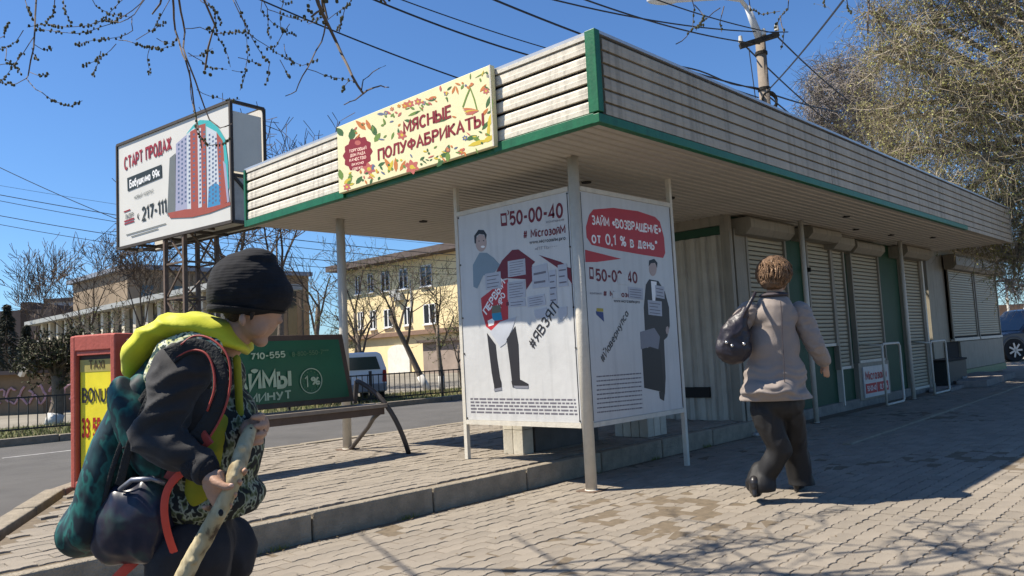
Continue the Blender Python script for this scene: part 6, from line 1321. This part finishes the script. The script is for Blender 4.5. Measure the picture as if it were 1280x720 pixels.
def smooth_path(pts, k=6):
    pts = [np.array(p) for p in pts]; q = [pts[0]*2-pts[1]]+pts+[pts[-1]*2-pts[-2]]; out = []
    for i in range(1, len(q)-2):
        for j in range(k):
            t = j/k; out.append(.5*(2*q[i]+(q[i+1]-q[i-1])*t+(2*q[i-1]-5*q[i]+4*q[i+1]-q[i+2])*t*t+(3*q[i]-3*q[i+1]+q[i+2]-q[i-1])*t**3))
    return out+[pts[-1]]
def ribbon(name, pts, wd, mat, th=.003, wdir=None):
    s = MB(); pts = [Vector(tuple(p)) for p in pts]; L_ = []
    for i, p in enumerate(pts):
        d = (pts[min(i+1, len(pts)-1)]-pts[max(i-1, 0)]).normalized(); a = Vector(tuple(-A)); x = d.cross(a).normalized()*wd/2; n_ = x.cross(d).normalized()*th
        L_.append([p-x, p+x, p+x+n_, p-x+n_])
    vs = [v for q in L_ for v in q]; fs = [(0, 1, 2, 3), tuple(range(len(vs)-1, len(vs)-5, -1))]
    for i in range(len(L_)-1):
        for j in range(4): a, b = i*4+j, i*4+(j+1) % 4; fs.append((a, b, b+4, a+4))
    s.add(vs, fs); o = s.build(name, mat, bk_, smooth=False); q = o.modifiers.new('s', 'SUBSURF'); q.levels = q.render_levels = 2; return o
ribbon('shoulder_strap', [P(212, 446, -.18), P(236, 430, -.165), P(262, 434, -.165), P(276, 455, -.175), P(278, 488, -.185), P(268, 520, -.185), P(248, 548, -.175)], .040, m_blk2, .010)
ribbon('compression_strap', smooth_path([P(214, 462, -.135), P(196, 480, -.165), P(178, 520, -.185), P(162, 560, -.175), P(150, 606, -.15)], 3), .022, m_blk2, .004)
ribbon('compression_strap', smooth_path([P(200, 470, -.10), P(176, 500, -.135), P(158, 540, -.15), P(140, 590, -.145), P(128, 640, -.13)], 3), .014, m_blk2, .004)
for off in (0, 1):
    s = MB(); pp = [P(226, 431, -.178), P(243, 420, -.165), P(264, 424, -.170), P(284, 444, -.182), P(288, 478, -.192), P(279, 516, -.192), P(258, 552, -.186), P(240, 566, -.18)] if not off else [P(216, 449, -.186), P(238, 438, -.175), P(256, 441, -.178), P(266, 458, -.186), P(268, 486, -.195), P(259, 514, -.194)]
    s.tube(smooth_path(pp), .0026, 6); o = s.build('piping', m_pip, bk_, smooth=True)
ribbon('lower_strap', [P(262, 545, -.19), P(246, 560, -.165), P(226, 574, -.15), P(214, 600, -.15)], .034, m_pip, .006)
ribbon('orange_strap', [P(228, 590, -.165), P(212, 604, -.172), P(205, 625, -.176), P(206, 650, -.176), P(212, 675, -.17), P(222, 700, -.165), P(230, 725, -.16)], .020, m_org, .004)
ribbon('orange_strap', [P(176, 694, -.09), P(164, 706, -.10), P(152, 716, -.10), P(140, 730, -.10)], .026, m_org, .004)
s = MB(); s.tube([P(154, 560, -.155), P(178, 545, -.17), P(214, 518, -.175)], .0035, 5); s.build('cord', m_blk2, bk_, smooth=True)
s = MB(); s.tube([P(150, 612, -.16), P(165, 600, -.178), P(190, 598, -.178), P(206, 604, -.165)], .006, 6); s.build('pocket_zip', M('zip_silver', (.22, .23, .27), .35, .1, metal=.5), bk_, smooth=True)
s = MB(); s.tube([P(190, 452, -.02), P(178, 440, -.02), P(184, 430, 0)], .008, 6); s.build('grab_loop', m_blk2, bk_, smooth=True)

# ---- the stick
m_bark2 = ramp_mat('peeled_bark', [(0, (.10, .07, .035)), (.36, (.26, .20, .11)), (.48, (.46, .39, .24)), (.64, (.36, .29, .16)), (.72, (.09, .06, .035)), (1, (.05, .035, .02))], 22, .8, 'NOISE', .5, 4, stretch=(1, 1, .7))
stc = Body(); sp_ = [(313, 537, -.13), (308, 550, -.15), (303, 566, -.175), (296, 586, -.205), (289, 608, -.212), (279, 630, -.214), (268, 650, -.214), (254, 676, -.214), (238, 704, -.214), (224, 732, -.214), (206, 772, -.20), (188, 812, -.19)]
rd_ = [.0135, .0165, .0185, .0175, .0165, .0185, .0180, .0190, .0195, .0190, .018, .016]
stc.chain([P(*q) for q in sp_], rd_, 12)
for q, r_ in (((276, 643, -.228), .011), ((253, 668, -.226), .009), ((294, 594, -.222), .008), ((312, 541, -.142), .009), ((243, 700, -.229), .010), ((302, 560, -.19), .009)): stc.ball(P(*q), r_, n=8)
so_ = remesh(stc, 'stick', m_bark2, None, .0035, 2, loc=Vector(tuple(P(280, 630, -.21))), fold=folds(40, .0014, (1, 1, .5), 4))
tag(so_, 'thick knotty pale branch held in both hands by the boy', 'stick')
s = Body(); s.flat(P(276, 641, -.2365), (.006, .003, .008), (Rr, A, U), 8); s.build('knot', m_blk2, so_, smooth=True)
s = Body(); s.flat(P(313, 536, -.138), (.006, .006, .004), (Rr, A, U), 8); s.build('knot', m_blk2, so_, smooth=True)

# ---- the woman, walking away beside the kiosk
DW = 5.29; P, Rr, A, U = fr_(DW)
wl_loc = onz(958, 628); Wm = Body()
hipc = P(972, 505, 0); hR, hL = P(986, 515, .02), P(958, 515, -.02)
Wm.chain([P(966, 500, 0), P(966, 440, 0), P(968, 392, .0)], [.13, .125, .125]); Wm.caps(P(968, 378, 0), P(968, 352, -.01), .055, .05)
kL, aL = P(975, 562, -.06), P(951, 604, .04); kR, aR = P(993, 560, .12), P(999, 596, .16)
gL = onz(944, 628); gR = onz(1000, 612)
Wm.chain([hL, kL, aL], [.085, .06, .042]); Wm.chain([hR, kR, aR], [.085, .06, .042])
Wm.caps(aL, P(949, 611, .02), .034, .028); Wm.caps(aR, P(1002, 601, .16), .034, .028)
Wm.flat(P(968, 342, 0), (.078, .092, .10), (Rr, A, U)); Wm.flat(P(972, 352, .03), (.06, .065, .075), (Rr, A, U)); Wm.ball(P(978, 348, .10), .014, n=8); Wm.flat(P(985, 348, -.0), (.012, .02, .03), (Rr, A, U)); Wm.flat(P(974, 362, .075), (.03, .03, .022), (Rr, A, U))
shR, elR, wrR = P(1000, 392, .0), P(1019, 432, -.02), P(1030, 452, .04)
Wm.chain([shR, elR, wrR], [.058, .045, .030])
Wm.flat(P(1032, 459, .045), (.024, .020, .040), (Rr, A, U), 12)
for i in range(4): finger(Wm, [P(1029+i*2.2, 463, .03+.008*i), P(1030+i*2, 468, .035+.008*i), P(1031+i*1.6, 471, .05+.006*i)], .010, .008)
finger(Wm, [P(1028, 458, .06), P(1026, 463, .07), P(1027, 467, .075)], .011, .009)
shL, elL, wrL = P(936, 392, .0), P(912, 420, .02), P(920, 440, .16)
Wm.chain([shL, elL, wrL], [.058, .045, .030]); Wm.flat(P(924, 440, .2), (.03, .03, .03), (Rr, A, U), 12)
for i in range(4): finger(Wm, [P(922+i, 436+i*3, .21), P(925+i, 438+i*3, .235), P(929, 439+i*3, .235)], .010, .008)
wo = remesh(Wm, 'person', m_skin, None, .009, 3, loc=Vector((wl_loc[0], wl_loc[1], 0)))
tag(wo, 'woman with short reddish hair in a beige coat and black trousers walking away', 'person')
# hair
s = Body(); s.flat(P(967, 338, -.005), (.104, .115, .098), (Rr, A, U), 24); s.flat(P(967, 352, -.03), (.092, .085, .06), (Rr, A, U), 18)
s.flat(P(966, 330, -.0), (.088, .095, .055), (Rr, A, U), 20)
remesh(s, 'hair', m_hair, wo, .007, 5, fold=folds(24, .007, (1, 1, 1), 2, False))
hr = MB()
for i in range(900):
    v = rv(); 
    if v@A > .55 or v[2] < -.75: continue
    q = P(967, 339, -.01)+Rr*(v@Rr)*.105+A*(v@A)*.115+U*v[2]*.098; tg = np.cross(v, rv())*.35; tg = tg-U*1.0*(1-.5*max(0, v[2]))+Rr*v[2]*.4+v*.05; tg = tg-v*(tg@v)*.8; tg /= np.linalg.norm(tg)+1e-6; l_ = rng.uniform(.035, .065)
    hr.tube([q-v*.006, q+tg*l_*.35+v*.008, q+tg*l_*.8+v*.006, q+tg*l_+v*.001+rv()*.006], [.0055, .005, .0035, .0012], 4, int(rng.random() < .35))
hr.build('hair_locks', [m_hair, M('hair_light', (.20, .115, .06), .6, .3, 40)], wo)['kind'] = 'stuff'
# coat
m_coat = M('coat_beige', (.235, .195, .170), .7, .08, 5, .08, 150, sheen=.1, wrinkle=(4, .6, (1, 1, 2.6)))
s = Body(); s.chain([P(968, 388, 0), P(968, 430, 0), P(970, 480, 0)], [.13, .14, .17]); s.flat(P(967, 395, 0), (.176, .12, .10), (Rr, A, U), 24); s.flat(P(967, 376, -.01), (.10, .09, .04), (Rr, A, U), 20); s.flat(P(966, 430, 0), (.180, .14, .20), (Rr, A, U), 24); s.flat(P(969, 470, 0), (.208, .165, .20), (Rr, A, U), 24); s.flat(P(970, 497, 0), (.240, .20, .10), (Rr, A, U), 24); s.flat(P(962, 487, -.045), (.19, .19, .085), (Rr, A, U), 24)
def fco(p):
    q = Vector(tuple(p)); h_ = max(0., min(1., (1.0-q.z)/.25)); v = mnoise.noise(q*7); return .005*h_*math.sin(q.z*120+6*v)+.005*(1-2*abs(mnoise.noise(q*6+Vector((2, 0, 0)))))-.003
remesh(s, 'coat', m_coat, wo, .010, 12, fold=fco, cut=[(P(970, 499, 0), -U)])
s = Body(); s.chain([shR+U*.01, (shR+elR)/2, elR, P(1029, 450, .03)], [.072, .068, .060, .048]); remesh(s, 'sleeve', m_coat, wo, .009, 4, fold=folds(14, .006, (1, 1, 1.4), 4))
s = Body(); s.chain([shL+U*.01, (shL+elL)/2, elL, wrL], [.072, .068, .060, .048]); remesh(s, 'sleeve', m_coat, wo, .009, 4, fold=folds(14, .006, (1, 1, 1.4), 9))
s = Body(); s.flat(P(967, 369, -.015), (.098, .095, .022), (Rr, A, U), 20); remesh(s, 'collar', M('coat_collar', (.05, .04, .045), .8, .1), wo, .007, 2)
s = MB(); s.tube([P(968+dx, y_, -.0)-A*d_ for y_, d_, dx in ((378, .125, 0), (400, .148, 0), (430, .162, 0), (460, .182, 1), (496, .190, 1))], .003, 5); s.build('back_seam', M('coat_collar', ()), wo)
# trousers, flared and swinging
m_tr2 = M('trousers_woman', (.010, .0095, .010), .65, .2, 6, .1, 150, wrinkle=(5, .8, (1.6, 1.6, .9)))
s = Body(); s.flat(P(972, 502, 0), (.17, .15, .13), (Rr, A, U)); s.chain([hL, kL, P(953, 597, .02)], [.10, .070, .074]); s.chain([hR, kR, P(1002, 598, .15)], [.10, .074, .080])
s.caps(P(954, 590, .02), P(951, 606, .0), .074, .090); s.caps(P(1001, 592, .15), P(1004, 606, .15), .078, .090)
remesh(s, 'trousers', m_tr2, wo, .010, 8, fold=folds(7, .014, (1, 1, .4), 6), cut=[(P(970, 612, 0), -U*.99-Rr*.0)])
m_shoe = M('shoe_black', (.02, .018, .018), .35, .1)
for c, fx, tl in ((np.array([gL[0], gL[1], 0])+Rr*.01, Rr*.35+A*.9, .35), (np.array([gR[0], gR[1], 0]), Rr*.55+A*.85, 0)):
    fx = fx/np.linalg.norm(fx); up2 = U.copy(); s = Body(); f2 = fx*math.cos(tl)-U*math.sin(tl); u2 = U*math.cos(tl)+fx*math.sin(tl)
    c2 = c+U*(.05+.10*math.sin(tl)); s.flat(c2, (.125, .045, .045), (f2, np.cross(U, fx), u2), 16); s.flat(c2-f2*.08+u2*.03, (.05, .038, .05), (f2, np.cross(U, fx), u2), 14)
    s.caps(c2-f2*.09, c2-f2*.095-u2*.055, .022, .016, 10); remesh(s, 'shoe', m_shoe, wo, .007, 2)
# her handbag
hbg = thing('handbag', 'black slouchy shoulder bag with small shiny studs under the woman\'s left arm', 'handbag', tuple(P(917, 430, -.12)))
s = Body(); s.run([(P(917, 435, -.10), (.118, .070, .105)), (P(918, 420, -.10), (.100, .065, .10)), (P(923, 405, -.095), (.062, .05, .07)), (P(931, 390, -.095), (.022, .03, .04))], (Rr, A, U), 18, 6)
m_lea = M('bag_leather', (.022, .018, .024), .42, .2, 14, .15, 60)
remesh(s, 'bag_body', m_lea, hbg, .008, 10, fold=folds(13, .007, (1, 1, 1), 7))
s = Body(); s.chain([P(926, 402, -.12), P(934, 385, -.145), P(941, 372, -.12), P(944, 366, -.05)], [.016, .014, .013, .012], 8); remesh(s, 'strap', m_lea, hbg, .006, 1)
for q in ((908, 428), (930, 430), (915, 432)): s = MB(); s.ball(P(*q, -.172), .011, n=8); s.build('stud', M('stud_steel', (.6, .58, .55), .25, .1, metal=.8), hbg, smooth=True)

# litter on the paving
for i, (px, py, lab) in enumerate(((865, 530, 'crumpled pale scrap of paper on the shaded paving by the right board leg'), (945, 545, 'small pale scrap on the shaded paving near the woman'), (1205, 455 + 18, 'white rag on the step of the far kiosk'))):
    g = onz(px, py, .01 if i < 2 else .14); s = Body(); s.flat(g+U*.015, (.045, .03, .02), (Rr, A, U), 10); s.flat(g+Rr*.03+U*.02, (.03, .03, .018), (Rr*.8+U*.6, A, U), 8)
    o = remesh(s, 'paper_scrap', M('scrap', (.4, .38, .36), .8), None, .006, 0, loc=Vector(tuple(g)), fold=folds(50, .008, (1, 1, 1), i)); tag(o, lab, 'litter')

# ---- small things on the ground: leaf scraps and grit on the paving, blades on the far verge, weeds along the kerb
rng = np.random.default_rng(77); m_deb = M('leaf_scraps', (.12, .085, .045), .9, .4, 3, rnd=.0); db = MB()
for i in range(1100):
    x, y = rng.uniform(-4, 7), rng.uniform(-3.6, .45)
    if rng.random() < .45: y = .47-abs(rng.normal())*.06; x = rng.uniform(-4, 3.6)
    z = .004; s_ = rng.uniform(.003, .012); a = rng.uniform(0, 6.28); u = np.array([math.cos(a), math.sin(a), rng.uniform(-.2, .4)])*s_; v = np.array([-math.sin(a), math.cos(a), 0])*s_*.6; p = np.array([x, y, z+.003]); db.add([p-u, p+v, p+u, p-v], [(0, 1, 2, 3)])
db.build('debris', m_deb, pave)['kind'] = 'stuff'
db = MB()
for i in range(500):
    x, y = rng.uniform(-3.3, 3.5), rng.uniform(.7, 4.1); s_ = rng.uniform(.003, .012); a = rng.uniform(0, 6.28); u = np.array([math.cos(a), math.sin(a), .2])*s_; v = np.array([-math.sin(a), math.cos(a), 0])*s_*.6; p = np.array([x, y, KP+.009]); db.add([p-u, p+v, p+u, p-v], [(0, 1, 2, 3)])
db.build('debris', m_deb, plat)['kind'] = 'stuff'
def blades(n, fx, h, mat, parent, name):
    g = MB()
    for i in range(n):
        p = fx(); hh = h*rng.uniform(.4, 1.2); a = rng.uniform(0, 6.28); w_ = np.array([math.cos(a), math.sin(a), 0])*hh*.09; t = np.array([rng.normal()*.4, rng.normal()*.4, 1])*hh; g.add([p-w_, p+w_, p+t], [(0, 1, 2)])
    g.build(name, mat, parent)['kind'] = 'stuff'
vgo = bpy.data.objects['verge']; m_gr = M('grass_blades', (.13, .15, .035), .8, .4, 2); m_dry = M('dry_grass', (.26, .21, .11), .9, .3, 2)
def fv(): x = rng.uniform(-6, 24); return np.array([x, rng.uniform(11.35-.02*x, 15.2), .035])
blades(14000, fv, .10, m_gr, vgo, 'grass'); blades(9000, fv, .12, m_dry, vgo, 'dry_grass')
def fw():
    c = [(-2.4, .47), (-1.42, .48), (.62, .47), (1.6, .48), (-3.4, .48), (2.6, .48)][int(rng.integers(0, 6))]; return np.array([c[0]+rng.normal()*.05, c[1]-abs(rng.normal())*.012, 0])
blades(260, fw, .035, m_gr, pave, 'weeds')
